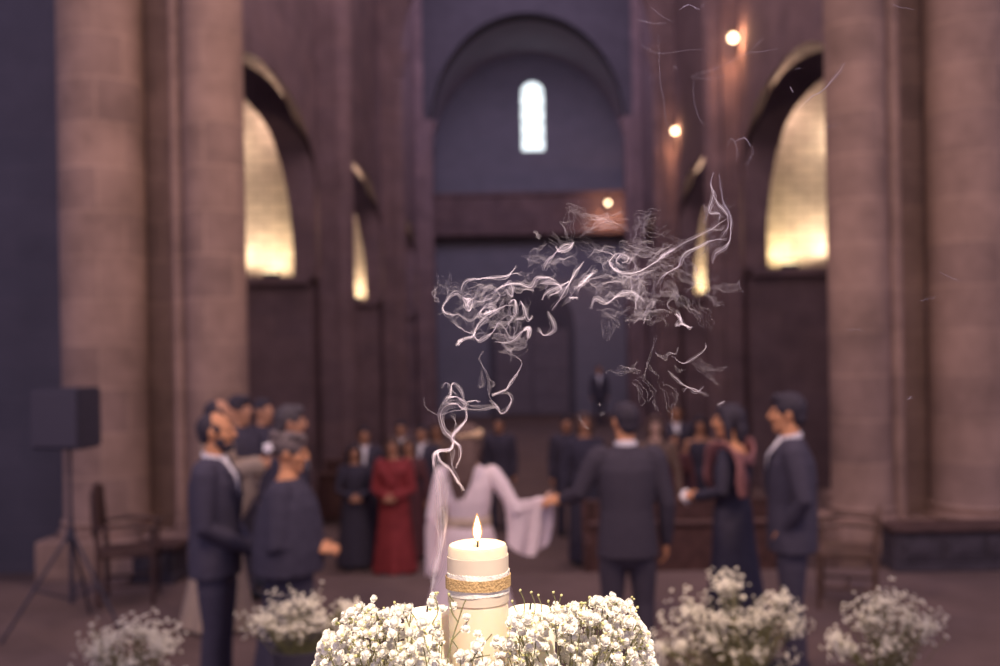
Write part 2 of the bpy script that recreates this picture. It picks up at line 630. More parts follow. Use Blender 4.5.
# side aisle bays: masonry wall, ledge, freestanding arch ring, uplight --------------------
INNER = [(4.60, 3.69), (4.60, 4.3), (4.63, 4.8), (4.70, 5.35), (4.83, 5.95), (5.06, 6.6), (5.42, 7.08), (5.75, 7.36), (6.2, 7.5)]
OUTER = [(4.21, 3.69), (4.21, 4.6), (4.21, 5.2), (4.22, 5.75), (4.33, 6.3), (4.54, 6.86), (4.98, 7.5), (5.5, 7.85), (6.2, 8.0)]
for k, far in enumerate(BAY):
    far = far - 0.4
    for s, sd in ((-1, 'left'), (1, 'right')):
        # lit masonry at the end of the bay
        bm = bmesh.new()
        box(bm, (s * 4.42, far + 0.95, 3.69), (s * 8.4, far + 1.2, 9.4))
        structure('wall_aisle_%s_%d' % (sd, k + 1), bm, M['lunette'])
        bm = bmesh.new()
        box(bm, (s * 4.30, far + 0.05, LOW), (s * 8.4, far + 1.2, 3.55))
        box(bm, (s * 4.30, far - 0.06, 3.55), (s * 8.4, far + 1.2, 3.69), 0.02)
        structure('trim_ledge_%s_%d' % (sd, k + 1), bm, M['nave'])
        # ring
        a = spline([(x, 0, z) for x, z in INNER], 30)
        b = spline([(x, 0, z) for x, z in OUTER], 30)
        a = a + [Vector((12.4 - p.x, 0, p.z)) for p in reversed(a[:-1])]
        b = b + [Vector((12.4 - p.x, 0, p.z)) for p in reversed(b[:-1])]
        bm = bmesh.new()
        rs = [[(s * p.x, far - 0.03, p.z), (s * q.x, far - 0.03, q.z), (s * q.x, far + 0.35, q.z), (s * p.x, far + 0.35, p.z)] for p, q in zip(a, b)]
        rings(bm, rs)
        bmesh.ops.recalc_face_normals(bm, faces=bm.faces[:])
        structure('trim_arch_%s_%d' % (sd, k + 1), bm, M['nave'])
for s, sd in ((-1, 'left'), (1, 'right')):
    bm = bmesh.new()
    box(bm, (s * 8.2, 12.2, LOW), (s * 8.6, END, 10.0))
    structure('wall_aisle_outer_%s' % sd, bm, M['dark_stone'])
    bm = bmesh.new()
    box(bm, (s * 4.9, 12.4, LOW), (s * 14, 12.8, TOP))
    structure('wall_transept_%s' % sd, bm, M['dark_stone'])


# crossing piers ---------------------------------------------------------------------------
def pier(side):
    bm = bmesh.new()
    s = side
    zb = 0.42
    # plinth and core
    box(bm, (s * 3.5, 10.05, LOW), (s * 4.98, 12.5, 0.30), 0.03)
    box(bm, (s * 2.94, 10.0, LOW), (s * 3.55, 10.95, 0.30), 0.03)
    box(bm, (s * 4.0, 9.80, LOW), (s * 5.0, 10.3, 0.30), 0.03)
    box(bm, (s * 3.60, 10.74, 0.2), (s * 4.8, 12.4, TOP))
    box(bm, (s * 3.30, 10.32, 0.2), (s * 3.70, 10.80, TOP))
    # inner half column, slim colonnette, outer half column
    for (cx, cy, r, n) in ((3.285, 10.34, 0.315, 28), (3.66, 10.32, 0.085, 14), (4.50, 10.40, 0.43, 32)):
        lathe(bm, [(r * 1.12, 0.28), (r * 1.14, 0.34), (r * 1.02, 0.38), (r * 1.08, 0.43), (r * 1.0, 0.48), (r, 1.5), (r, TOP)], (s * cx, cy, 0), n)
    # thin string course near the height of a man
    return bm


for s, sd in ((-1, 'left'), (1, 'right')):
    pr_ = structure('pier_%s' % sd, pier(s), M['pier'], smooth=True)
    pr_.location.x = -0.06 if s < 0 else 0.20


# ================================================================== LIGHT
def light(kind, loc, energy, col, size=0.3, look=None, spot=None, blend=0.5, shape=None):
    l = bpy.data.lights.new('light', kind)
    l.energy = energy
    l.color = col
    if kind == 'AREA':
        l.size = size
    else:
        l.shadow_soft_size = size
    if kind == 'SPOT':
        l.spot_size = R(spot)
        l.spot_blend = blend
    o = bpy.data.objects.new('light', l)
    COL.objects.link(o)
    o.location = loc
    if look is not None:
        o.rotation_euler = (Vector(look) - Vector(loc)).to_track_quat('-Z', 'Y').to_euler()
    return o


w = bpy.data.worlds.new('world')
SC.world = w
w.use_nodes = True
bg = w.node_tree.nodes['Background']
bg.inputs['Color'].default_value = (0.66, 0.57, 0.82, 1)
bg.inputs['Strength'].default_value = 0.86

WARM = (1.0, 0.70, 0.50)
# lamps over the presbytery
light('AREA', (2.6, 3.0, 6.2), 165, WARM, 0.8, (-1.6, 9.0, 1.6))
light('AREA', (-2.6, 3.0, 6.2), 135, WARM, 0.8, (1.6, 9.0, 1.6))
# spotlights on the crossing piers
light('SPOT', (4.6, 3.0, 5.0), 1150, WARM, 0.3, (-3.6, 10.2, 5.6), 44, 1.0)
light('SPOT', (-4.6, 3.0, 5.0), 640, WARM, 0.3, (3.8, 10.2, 5.6), 44, 1.0)
# lamp over the altar table, then an extra spot added to brighten the step flowers
light('SPOT', (0.35, -0.3, 4.6), 1250, (1.0, 0.84, 0.66), 0.08, (-0.06, 1.17, 1.75), 17, 0.6)
light('SPOT', (0.2, 0.6, 5.6), 1500, (1.0, 0.74, 0.54), 0.10, (0.02, 3.5, 1.15), 32, 1.0)
# fill lights added high in the nave, out of view, to lift its darkness
NAVE_FILL = (0.72, 0.62, 0.90)
light('AREA', (0, 20.0, 16.0), 430, (0.90, 0.68, 0.74), 6.0, (0, 30.0, 2.0))
light('AREA', (0, 29.0, 14.5), 520, NAVE_FILL, 5.0, (0, 43.0, 7.0))
light('AREA', (0, 13.0, 13.0), 420, (0.95, 0.70, 0.72), 5.0, (0, 22.0, 2.0))

# aisle uplights, plus hidden point lights added behind the arch rings
for k, far in enumerate(BAY):
    far = far - 0.4
    for s in (-1, 1):
        e = (230, 230, 200)[k]
        c = (1.0, 0.80, 0.52) if s < 0 else (1.0, 0.83, 0.47)
        x = s * (5.12 if k == 0 else 5.0)
        light('AREA', (x, far + 0.52, 3.86), e * 0.075, c, 0.28, (x, far + 0.75, 5.0))
        light('POINT', (s * 6.3, far + 0.5, 6.4), e * 0.13, (1.0, 0.80, 0.60), 0.15)  # added out of view so the end wall is lit evenly
        light('POINT', (s * 5.02, far + 0.45, 7.08), e * 0.15, (1.0, 0.76, 0.62), 0.06)  # added behind the ring to brighten the crescent above it
        light('AREA', (s * 6.0, far + 0.45, 4.0), e * 0.12, (1.0, 0.80, 0.58), 0.5, (s * 5.4, far + 0.9, 7.0))
        if k < 2:
            t = thing('uplight', 'floodlight on the ledge of the %s lit arch, %s of the nave' % (
                ('nearest', 'second')[k], 'left' if s < 0 else 'right'), 'light', (x, far + 0.35, 3.69), 0, 'uplights in the aisle arches')
            bm = bmesh.new()
            box(bm, (-0.16, -0.08, 0.03), (0.16, 0.06, 0.13), 0.015)
            link('housing', bm, M['blackmetal'], t)
            bm = bmesh.new()
            box(bm, (-0.03, -0.05, 0.0), (0.03, 0.05, 0.04), 0.005)
            link('foot', bm, M['blackmetal'], t)
            bm = bmesh.new()
            box(bm, (-0.14, -0.06, 0.13), (0.14, 0.05, 0.138), 0.002)
            link('lens', bm, M['uplens'], t)

# wall lamps on the right of the nave
for (px, py, d, lab, e) in ((733, 38, BAY[0] - 0.25, 'warm glowing wall lamp highest up, on the nearest right-hand wall shaft', 42),
                            (675, 131, BAY[1] - 0.25, 'warm glowing wall lamp on the second right-hand wall shaft', 50),
                            (608, 203, END - 1.35, 'warm glowing wall lamp on the gallery front below the window', 75)):
    p = at(px, py, d)
    t = thing('wall_lamp', lab, 'lamp', p, 0, 'lamps on the nave walls')
    bm = bmesh.new()
    ball(bm, (0, 0, 0), 0.085, None, 16, 12)
    link('bulb', bm, M['bulb'], t)
    bm = bmesh.new()
    lathe(bm, [(0.02, 0.07), (0.05, 0.085), (0.05, 0.15), (0.015, 0.17)], (0, 0, 0), 16)
    link('socket', bm, M['brass'], t)
    bm = bmesh.new()
    wall_d = 0.36 if d < 40 else 0.33
    tube(bm, [(0, 0, 0.15), (0, 0.08, 0.24), (0, wall_d - 0.02, 0.24)], [0.014, 0.014, 0.014], 8)
    lathe(bm, [(0.07, -0.0), (0.07, 0.02)], (0, 0, 0), 14)
    for v in bm.verts:
        pass
    link('bracket', bm, M['brass'], t)
    light('SPOT', p + Vector((0, -0.10, 0.02)), e * 3.2, (1.0, 0.50, 0.24), 0.06, p + Vector((0, 0.30, -1.0)), 130, 1.0)
    light('POINT', p + Vector((0, -0.12, 0.02)), e * 0.5, (1.0, 0.50, 0.24), 0.09)


# ================================================================== CANDLES AND SMOKE
ALTAR = 1.58
al = thing('altar', 'stone altar table under a white cloth carrying the candles and front flowers', 'altar', (0, 1.1, 0.6))
bm = bmesh.new()
box(bm, (-0.95, -0.22, 0), (0.95, 0.28, 0.86), 0.02)
link('base', bm, M['pier'], al, False)
bm = bmesh.new()
box(bm, (-1.2, -0.36, 0.86), (1.2, 0.36, 0.968), 0.015)
link('table_top', bm, M['pier'], al, False)
bm = bmesh.new()
box(bm, (-1.21, -0.37, 0.968), (1.21, 0.37, 0.98), 0.004)
box(bm, (-1.21, -0.375, 0.62), (1.21, -0.367, 0.98), 0.002)
link('altar_cloth', bm, M['cloth'], al, False)

CZ = 1.18
cp = at(477.5, 543, CZ)
cr = 0.0362
ctop = cp.z
c = thing('pillar_candle', 'tall lit cream pillar candle wrapped in lace and jute, in the middle of the flowers', 'candle', (cp.x, CZ, ALTAR))
h = ctop - ALTAR
bm = bmesh.new()
lathe(bm, [(cr - 0.001, 0), (cr, 0.004), (cr, h - 0.006), (cr - 0.002, h - 0.0015), (cr - 0.006, h), (cr - 0.012, h - 0.002), (0.008, h - 0.005), (0.001, h - 0.005)], n=64)
link('wax_body', bm, M['wax'], c)


def band(z0, z1, r, wob, m, name, seed=0, th=0.0012, n=96):
    bm = bmesh.new()
    rs = []
    for (rr, zz) in ((r - th, z0), (r, z0), (r, (z0 + z1) / 2), (r, z1), (r - th, z1)):
        rs.append([((rr + wob * math.sin(7 * a + seed)) * math.cos(a), (rr + wob * math.sin(7 * a + seed)) * math.sin(a),
                    zz + (wob * 1.6 * math.sin(3 * a + seed * 2 + zz * 90) + (0.0009 * (i % 2) if name == 'lace_band' else 0)))
                   for i, a in enumerate(2 * PI * j / n for j in range(n))])
    rings(bm, rs, False, False)
    return link(name, bm, m, c)


zpx = lambda y: at(477, y, CZ - cr).z - ALTAR
band(zpx(608), zpx(561), cr + 0.0010, 0.0001, M['paper'], 'paper_wrap', 0.4)
band(zpx(599), zpx(577), cr + 0.0017, 0.0004, M['lace'], 'lace_band', 1.4)
band(zpx(592.5), zpx(581), cr + 0.0034, 0.0003, M['jute'], 'jute_band', 2.2)
bm = bmesh.new()
tube(bm, [(0, 0, h - 0.006), (0.0004, 0, h + 0.002), (0.001, 0, h + 0.006)], [0.0013, 0.0013, 0.0011], 8)
link('wick', bm, M['wick'], c)
bm = bmesh.new()
fz0, fz1 = h + 0.0025, h + 0.033
prof = [(0.0008, 0), (0.0030, 0.12), (0.0044, 0.28), (0.0045, 0.42), (0.0036, 0.6), (0.0022, 0.78), (0.0009, 0.93), (0.0002, 1.0)]
lathe(bm, [(r, fz0 + t * (fz1 - fz0)) for r, t in prof], n=20)
fl = link('flame', bm, M['flamecore'], c)
bm = bmesh.new()
lathe(bm, [(r * 1.35 + 0.0004, fz0 - 0.001 + t * (fz1 - fz0 + 0.004)) for r, t in prof], n=20)
link('flame_edge', bm, M['flame'], fl)
light('POINT', (cp.x, CZ - 0.0, ctop + 0.022), 0.55, (1.0, 0.62, 0.30), 0.008)

# two lower candles half hidden by the flowers
for (px, py, r, d, lab, nm) in ((427, 607, 0.0285, 1.22, 'short extinguished cream candle left of the tall candle, smoke rising from it', 0),
                                (530, 605, 0.0305, 1.22, 'short unlit cream candle half hidden by flowers right of the tall candle', 1)):
    p = at(px, py + 3, d)
    t = thing('pillar_candle', lab, 'candle', (p.x, d, ALTAR))
    hh = p.z - ALTAR
    bm = bmesh.new()
    lathe(bm, [(r - 0.001, 0), (r, 0.004), (r, hh - 0.006), (r - 0.003, hh - 0.0015), (r - 0.008, hh), (r - 0.013, hh - 0.001), (0.006, hh - 0.002), (0.001, hh - 0.002)], n=48)
    link('wax_body', bm, M['waxpale'], t)
    bm = bmesh.new()
    tube(bm, [(0, 0, hh - 0.004), (0.0006, 0, hh + 0.004), (0.0016, 0, hh + 0.0065)], [0.0012, 0.0012, 0.0009], 8)
    link('wick', bm, M['wick'], t)

# ---- smoke: fine folded filaments of real thickness drifting above the candle
SV, SF, SM = [], [], []


def strand(pts, r, mi):
    n = len(pts)
    base = len(SV)
    for i, p in enumerate(pts):
        t = (pts[min(n - 1, i + 1)] - pts[max(0, i - 1)])
        if t.length < 1e-7:
            t = Vector((0, 0, 1))
        t.normalize()
        x = t.orthogonal().normalized()
        ref = Vector((0.3, 1, 0.2))
        x = (ref - t * ref.dot(t))
        if x.length < 1e-4:
            x = t.orthogonal()
        x.normalize()
        y = t.cross(x)
        rr = r * (0.25 + 0.75 * min(1.0, 5.0 * min(i, n - 1 - i) / n + 0.02))
        for k in range(3):
            a = 2 * PI * k / 3
            SV.append(tuple(p + x * rr * math.cos(a) + y * rr * math.sin(a)))
    for i in range(n - 1):
        for k in range(3):
            a = base + i * 3 + k
            b = base + i * 3 + (k + 1) % 3
            SF.append((a, b, b + 3, a + 3))
            SM.append(mi)


def warp(p, seed, a1, f1, a2=0.0, f2=90.0):
    o = Vector((seed * 3.1, seed * 1.7, seed * 2.3))
    q = p + noise.noise_vector(p * f1 + o) * a1
    if a2:
        q = q + noise.noise_vector(q * f2 + o) * a2
    return q


def wisp(px, n=5, spread=2.0, d=1.2, mi=0, r=0.0, wander=0.0, res=6, seed=None, dd=0.03):
    """a bundle of filaments through points measured in the photograph; they part and join along the way"""
    seed = random.random() * 50 if seed is None else seed
    rng = random.Random(int(seed * 1000))
    base = [at(x, y, d + dd * math.sin(i * 0.9 + seed)) for i, (x, y) in enumerate(px)]
    S = spline(base, max(10, res * (len(px) - 1) + 1))
    ph = rng.random() * 6
    fr = rng.uniform(0.8, 1.8)
    N = len(S)
    n = int(n * 1.3)
    for k in range(n):
        u = (k / max(1, n - 1)) - 0.5 if n > 1 else 0
        core = (k == n // 2)
        lo, hi = (0, N) if core or rng.random() < 0.5 else sorted((rng.randint(0, N), rng.randint(0, N)))
        if hi - lo < 6:
            lo, hi = 0, N
        out = []
        for i in range(lo, hi):
            p = S[i]
            t = i / (N - 1)
            wdt = spread * 0.0012 * (0.08 + abs(math.sin(ph + fr * PI * t * 1.5)) ** 1.3)
            tan = (S[min(N - 1, i + 1)] - S[max(0, i - 1)]).normalized()
            side = tan.cross(Vector((0, 1, 0)))
            if side.length < 1e-4:
                side = Vector((1, 0, 0))
            side = side.normalized()
            q = p + side * (u * wdt * 2) + Vector((0, u * wdt * 3, 0))
            q = warp(q, seed, 0.0020 + wander, 26, 0.0008, 110)
            q = warp(q, seed + k * 0.11, 0.0012 * abs(u) * spread, 45)
            out.append(q)
        if core and mi == 0:
            strand(out, 0.00028 * rng.uniform(0.8, 1.15), 2)
        else:
            strand(out, (0.00019 if mi == 0 else 0.00022) * rng.uniform(0.6, 1.25), mi)


# rising column and its curls
wisp([(430, 602), (432, 590), (434, 575), (439, 550), (441, 525), (439, 500), (437, 480), (434, 465), (434, 457), (438, 451), (450, 449), (453, 442), (451, 437), (444, 429), (441, 413), (447, 405), (459, 403), (464, 408)], 12, 3.2, 1.21, 0, 0.00042, res=6)
wisp([(430, 602), (433, 588), (436, 573), (443, 550), (446, 520), (443, 490), (440, 470), (436, 456)], 14, 6.5, 1.21, 1, 0.0006, res=6)
wisp([(430, 602), (432, 585), (436, 560), (438, 530), (437, 500)], 10, 4.5, 1.21, 1, 0.0006, res=6)
for q in range(2):
    wisp([(434, 468), (433, 459), (437, 452), (450, 449.5), (453.5, 442)], 8, 1.2, 1.21, 0, 0.0005)
    wisp([(466, 408), (466.5, 417.6), (461.5, 426), (454, 433), (453, 440), (459, 446), (460, 457), (456, 468)], 7, 1.8, 1.2, 0)
    wisp([(464, 491), (458, 481), (451, 470), (441, 462), (438, 454), (440, 452)], 7, 1.8, 1.21, 0)
wisp([(464, 491), (457, 478), (452, 466), (452, 452), (453, 441)], 6, 2.4, 1.2, 1)
wisp([(442, 402), (447, 398), (456, 397), (462, 400), (466, 404), (463, 408), (457, 404), (449, 403), (442, 405)], 8, 1.8, 1.2, 0)
wisp([(446, 402), (450, 394), (452, 386), (455, 384), (461, 391.5), (463, 400)], 6, 2.2, 1.2, 0)
wisp([(441, 388), (447, 383), (452, 390), (458, 397)], 5, 1.6, 1.2, 1)
wisp([(452, 412), (456, 424), (455, 434)], 5, 2, 1.2, 1)
wisp([(423, 398), (424, 404), (429, 410), (440, 414.6), (452, 412), (465, 409.5), (480, 409.5), (496, 407.7), (501, 413), (508, 408), (512, 399), (508, 393), (499, 393), (493, 395), (506, 389), (510, 383), (517, 375), (522, 364), (517, 357), (508, 353.6), (499, 352)], 6, 1.6, 1.22, 1, 0.0006)
wisp([(493, 395), (499, 392.5), (506, 389), (510, 383), (514, 377), (518, 372), (522, 364)], 7, 1.6, 1.22, 0)
wisp([(490, 400), (497, 406), (501, 412.5), (507, 409), (511, 400), (508, 393)], 5, 1.0, 1.22, 0)
wisp([(466, 404), (478, 406), (492, 406), (499, 408)], 6, 2.6, 1.22, 1, 0.0006)
wisp([(478, 359), (482, 366), (488, 379), (489, 388), (490, 397), (497, 406), (501, 412)], 4, 1.4, 1.22, 1)
wisp([(482, 368), (480, 386), (484, 384), (482, 370)], 4, 1.8, 1.22, 1)
wisp([(487, 376), (494, 385), (488, 387)], 4, 1.4, 1.22, 1)
wisp([(478, 359), (484, 352)], 3, 1.2, 1.22, 1)
wisp([(466, 402), (474, 400), (480, 402)], 4, 1.0, 1.22, 0)
# left half of the drifting cloud
LC = [
    [(464, 297), (454, 294), (443, 306), (447, 314), (455, 316)],
    [(461, 290), (466, 280), (483, 277), (495, 278), (507, 275), (516, 265)],
    [(492, 294), (507, 284), (521, 284), (533, 288), (538, 278), (548, 277), (556, 280)],
    [(507, 304), (514, 301), (516, 313), (513, 316)],
    [(519, 302), (522, 303), (528, 319), (533, 316)],
    [(497, 341), (512, 341), (522, 332), (530, 328), (528, 341)],
    [(456, 346), (461, 340), (473, 336), (478, 328), (488, 316), (502, 308), (514, 305)],
    [(464, 298), (472, 301), (470, 312), (466, 306), (462, 298)],
    [(475, 318), (486, 313), (497, 310), (488, 305), (480, 315), (490, 322)],
    [(545, 270), (548, 260), (557, 251), (564, 246), (572, 243)],
    [(555, 246), (560, 251), (570, 248), (573, 242)],
    [(535, 231), (540, 239)],
    [(548, 311), (555, 328), (545, 334), (536, 328)],
    [(543, 301), (548, 292), (562, 284), (569, 281)],
    [(541, 283), (552, 281), (560, 287), (556, 292), (547, 296)],
    [(553, 310), (560, 300), (566, 288), (576, 272), (584, 262)],
    [(574, 289), (580, 284), (586, 280), (596, 270)],
    [(568, 297), (578, 298)],
    [(495, 325), (505, 322), (515, 314)],
    [(470, 330), (480, 340), (492, 332), (500, 322)],
    [(505, 290), (512, 296), (509, 282), (500, 290)],
    [(480, 300), (490, 286), (500, 296), (490, 308), (500, 312)],
    [(437, 285), (435, 295), (440, 302)],
]
for i, q in enumerate(LC):
    wisp(q, 8, 2.4, 1.2, 0 if i not in (11, 18, 21, 22) else 1, 0.0004, 0.001)
for q in ([(464, 298), (468, 300), (467, 306)], [(484, 314), (488, 312), (492, 311)], [(457, 344), (460, 341), (463, 339)], [(525, 331), (529, 328), (528, 338)]):
    for j in range(2):
        wisp(q, 9, 2.2, 1.2, 0, 0.0005)
# right half
RC = [
    [(630, 258), (625, 253), (616, 254), (610, 261), (616, 270), (630, 273), (644, 270), (659, 260), (668, 253), (685, 243), (702, 233), (719, 224), (727, 219)],
    [(622, 262), (628, 262), (629, 256), (621, 255), (617, 262), (624, 268)],
    [(656, 288), (663, 276), (678, 266), (681, 256), (695, 247), (714, 240), (726, 237)],
    [(714, 172), (712, 184), (714, 196), (709, 213), (719, 214), (720, 221)],
    [(719, 175), (722, 201), (730, 216), (731, 232), (726, 247), (716, 254), (714, 264)],
    [(712, 190), (718, 205), (727, 214), (728, 228), (720, 240)],
    [(703, 204), (706, 214), (703, 224)],
    [(589, 309), (594, 298), (606, 303), (620, 295), (635, 293), (644, 303)],
    [(599, 289), (606, 283), (623, 282), (635, 288)],
    [(652, 309), (654, 302), (646, 315), (644, 324)],
    [(576, 294), (583, 283), (588, 278), (596, 270)],
    [(596, 258), (600, 262), (604, 258)],
    [(612, 253), (617, 252)],
    [(585, 232), (600, 226), (615, 228)],
    [(590, 221), (605, 220), (620, 225), (628, 232)],
    [(660, 292), (670, 282), (676, 292), (668, 305), (678, 312)],
    [(640, 280), (646, 290), (640, 300)],
    [(676, 310), (681, 318), (676, 324), (684, 322)],
    [(645, 318), (652, 322), (660, 318), (668, 326)],
    [(690, 262), (697, 272), (692, 285), (684, 292)],
    [(600, 312), (612, 318), (620, 326)],
]
for i, q in enumerate(RC):
    wisp(q, 7 if i < 10 else 4, 3.0, 1.22, 0 if i in (0, 1, 2, 3, 4, 5, 7, 10, 17) else 1, 0.00042, 0.001)
for q in ([(660, 259), (668, 253), (676, 248)], [(583, 283), (587, 279), (590, 275)], [(680, 323), (686, 326), (691, 328.5)], [(676, 314), (680, 318), (682, 322)], [(610, 262), (614, 269), (622, 272)]):
    for j in range(2):
        wisp(q, 8, 1.8, 1.22, 0, 0.00048)
# stray wisps
ST = [
    [(655, 335), (653, 347), (648, 365), (643, 381)], [(673, 355), (685, 363), (695, 356), (705, 348), (705, 344)],
    [(675, 365), (680, 371), (684, 369)], [(667, 372), (676, 380), (685, 387), (697, 391), (708, 395)],
    [(682, 392), (687, 388), (696, 391), (702, 386)], [(655, 398), (655, 405), (658, 411)], [(718, 405), (726, 401)],
    [(646, 362), (654, 372), (660, 377)], [(700, 368), (716, 369), (728, 366)],
    [(635, 21), (650, 24), (668, 23)], [(640, 26), (641, 40), (646, 48), (663, 52), (699, 49), (712, 53)],
    [(659, 36), (660, 60), (661, 86), (664, 105), (668, 127)], [(691, 77), (705, 72), (719, 67), (735, 59), (749, 53), (763, 52), (778, 48)],
    [(694, 80), (694, 99), (698, 115), (704, 124)], [(728, 146), (732, 139), (737, 152), (735, 162)], [(745, 140), (752, 152), (744, 167)],
    [(735, 142), (745, 139), (751, 147)], [(798, 109), (812, 98), (825, 89), (836, 76), (844, 63)], [(821, 134), (826, 129), (841, 124)],
    [(890, 4), (900, 8), (915, 10)], [(920, 302), (928, 299), (935, 295)], [(940, 272), (950, 277), (960, 280)],
    [(847, 328), (855, 328), (863, 331)], [(690, 78), (705, 79), (718, 78), (730, 70)], [(748, 53), (757, 44), (764, 36)],
    [(680, 10), (690, 6), (700, 10)], [(650, 8), (662, 16), (676, 22)], [(795, 70), (802, 68)], [(700, 8), (706, 4)],
    [(790, 86), (794, 92)], [(615, 374), (628, 372), (638, 362)], [(578, 415), (583, 424), (590, 429)], [(598, 403), (601, 406)],
    [(600, 414), (606, 412)], [(908, 400), (912, 396)], [(674, 70), (676, 66), (678, 69)],
]
for q in ST:
    wisp(q, 3, 1.5, 1.22, 1 if random.random() < 0.7 else 0, 0.0004, 0.001)


# soft folded sheets filling the cloud
def sheet(cx, cy, sx, sy, n, length, seed, mi=1, amp=0.011, d=1.22):
    rng = random.Random(seed)
    a0 = rng.uniform(0, 2 * PI)
    p0 = at(cx + rng.gauss(0, sx), cy + rng.gauss(0, sy), d + rng.uniform(-0.03, 0.05))
    dr = Vector((math.cos(a0), rng.uniform(-0.4, 0.4), 0.55 * math.sin(a0))).normalized()
    sd = dr.cross(Vector((0, 1, 0))).normalized() * rng.uniform(0.25, 1) + Vector((0, rng.uniform(-1, 1), 0))
    wd = rng.uniform(0.006, 0.026)
    bend = rng.uniform(-6, 6)
    N = 54
    for k in range(n):
        u = k / (n - 1) - 0.5
        out = []
        lo = rng.uniform(0, 0.35)
        hi = rng.uniform(0.6, 1.0)
        for i in range(N):
            t = lo + (hi - lo) * i / (N - 1)
            a = bend * (t - 0.5)
            q = p0 + (dr * math.cos(a * 0.5) + sd * math.sin(a * 0.5) * 0.5) * ((t - 0.5) * length) + sd * (u * wd)
            q = warp(q, seed * 0.37, amp, 32, amp * 0.55, 85)
            q = warp(q, seed * 0.37 + k * 0.03, 0.0022, 150)
            out.append(q)
        strand(out, 0.00021 * rng.uniform(0.6, 1.3), mi)


for i in range(30):
    sheet(495, 308, 21, 17, 10, random.uniform(0.03, 0.08), 100 + i)
for i in range(46):
    sheet(634, 282, 34, 21, 10, random.uniform(0.04, 0.10), 200 + i)
for i in range(8):
    sheet(556, 262, 16, 14, 8, 0.05, 300 + i)
for i in range(5):
    sheet(674, 350, 28, 26, 6, 0.07, 400 + i)
for i in range(10):
    sheet(606, 230, 26, 9, 8, 0.07, 450 + i)
for i in range(5):
    sheet(718, 225, 6, 20, 8, 0.05, 480 + i)

me = bpy.data.meshes.new('candle_smoke')
me.from_pydata(SV, [], SF)
me.polygons.foreach_set('material_index', SM)
so = bpy.data.objects.new('candle_smoke', me)
me.materials.append(M['smoke'])
me.materials.append(M['smokefaint'])
me.materials.append(M['smokecore'])
me.polygons.foreach_set('use_smooth', [True] * len(me.polygons))
COL.objects.link(so)
tag(so, 'thin pale smoke curling up from the snuffed candle and drifting across the nave', 'smoke')
so['kind'] = 'stuff'


# ================================================================== FLOWERS
def blossom_mesh(seed, petals=22):
    rng = random.Random(seed)
    bm = bmesh.new()
    # ruffled double flower, radius about 1
    for k in range(petals):
        lvl = k / (petals - 1)
        el = R(8 + 78 * lvl + rng.uniform(-8, 8))
        az = k * 2.39996 + rng.uniform(-0.3, 0.3)
        L = (1.0 - 0.28 * lvl) * rng.uniform(0.88, 1.1)
        wd = 0.42 * rng.uniform(0.8, 1.2)
        d = Vector((math.cos(az) * math.cos(el), math.sin(az) * math.cos(el), math.sin(el)))
        s = Vector((-math.sin(az), math.cos(az), 0))
        nn = d.cross(s)
        rows = []
        for (t, wf, lift) in ((0.15, 0.35, 0.0), (0.6, 1.0, 0.10), (1.0, 0.7, -0.10)):
            row = []
            for e in (-1, 0, 1):
                p = d * (L * t) + s * (wd * wf * e) - nn * (lift + 0.10 * abs(e) * t + rng.uniform(-0.05, 0.05))
                row.append(bm.verts.new(p))
            rows.append(row)
        for i in range(2):
            for j in range(2):
                bm.faces.new((rows[i][j], rows[i][j + 1], rows[i + 1][j + 1], rows[i + 1][j]))
    # soft inner mass
    r0 = len(bm.verts)
    ball(bm, (0, 0, 0.38), (0.56, 0.56, 0.48), None, 8, 6)
    # green calyx
    n0 = len(bm.faces)
    lathe(bm, [(0.10, -0.45), (0.26, -0.30), (0.38, -0.05), (0.42, 0.12), (0.2, 0.2)], (0, 0, 0), 8, 1)
    me = bpy.data.meshes.new('blossom')
    bm.normal_update()
    bm.to_mesh(me)
    bm.free()
    me.materials.append(M['flowerwhite'])
    me.materials.append(M['leafgreen'])
    me.polygons.foreach_set('use_smooth', [True] * len(me.polygons))
    return me


BLOSSOM = [blossom_mesh(900 + i, 18 + 3 * (i % 3)) for i in range(6)]
bm = bmesh.new()
ball(bm, (0, 0, 0.4), (0.7, 0.7, 0.85), None, 8, 6)
BUD = bpy.data.meshes.new('bud')
bm.to_mesh(BUD)
bm.free()
BUD.materials.append(M['budgreen'])
BUD.polygons.foreach_set('use_smooth', [True] * len(BUD.polygons))


def merged(name, items, parent, mats):
    """items: (mesh, matrix) joined in one mesh"""
    V, F, MI = [], [], []
    for me, mx in items:
        b = len(V)
        V.extend([tuple(mx @ v.co) for v in me.vertices])
        for p in me.polygons:
            F.append([b + i for i in p.vertices])
            MI.append(p.material_index)
    me = bpy.data.meshes.new(name)
    me.from_pydata(V, [], F)
    me.polygons.foreach_set('material_index', MI)
    o = link_mesh(name, me, mats, parent, False)
    me.polygons.foreach_set('use_smooth', [True] * len(me.polygons))
    return o


def orient(p, d, size, spin):
    q = Vector(d).to_track_quat('Z', 'Y').to_matrix().to_4x4()
    return Matrix.Translation(p) @ q @ Matrix.Rotation(spin, 4, 'Z') @ Matrix.Diagonal((size, size, size, 1))


# front wreath round the candles: outline heights read along its width (x from candle, top z above the altar)
wr_o = thing('flower_arrangement', "full white baby's breath wreath in sharp focus around the tall lit candle", 'flowers', (cp.x, CZ, ALTAR))
bm = bmesh.new()
lathe(bm, [(0.10, 0.0), (0.13, 0.004), (0.15, 0.035), (0.152, 0.04), (0.146, 0.038), (0.12, 0.012)], (0, 0, 0), 40, 0, False, False)
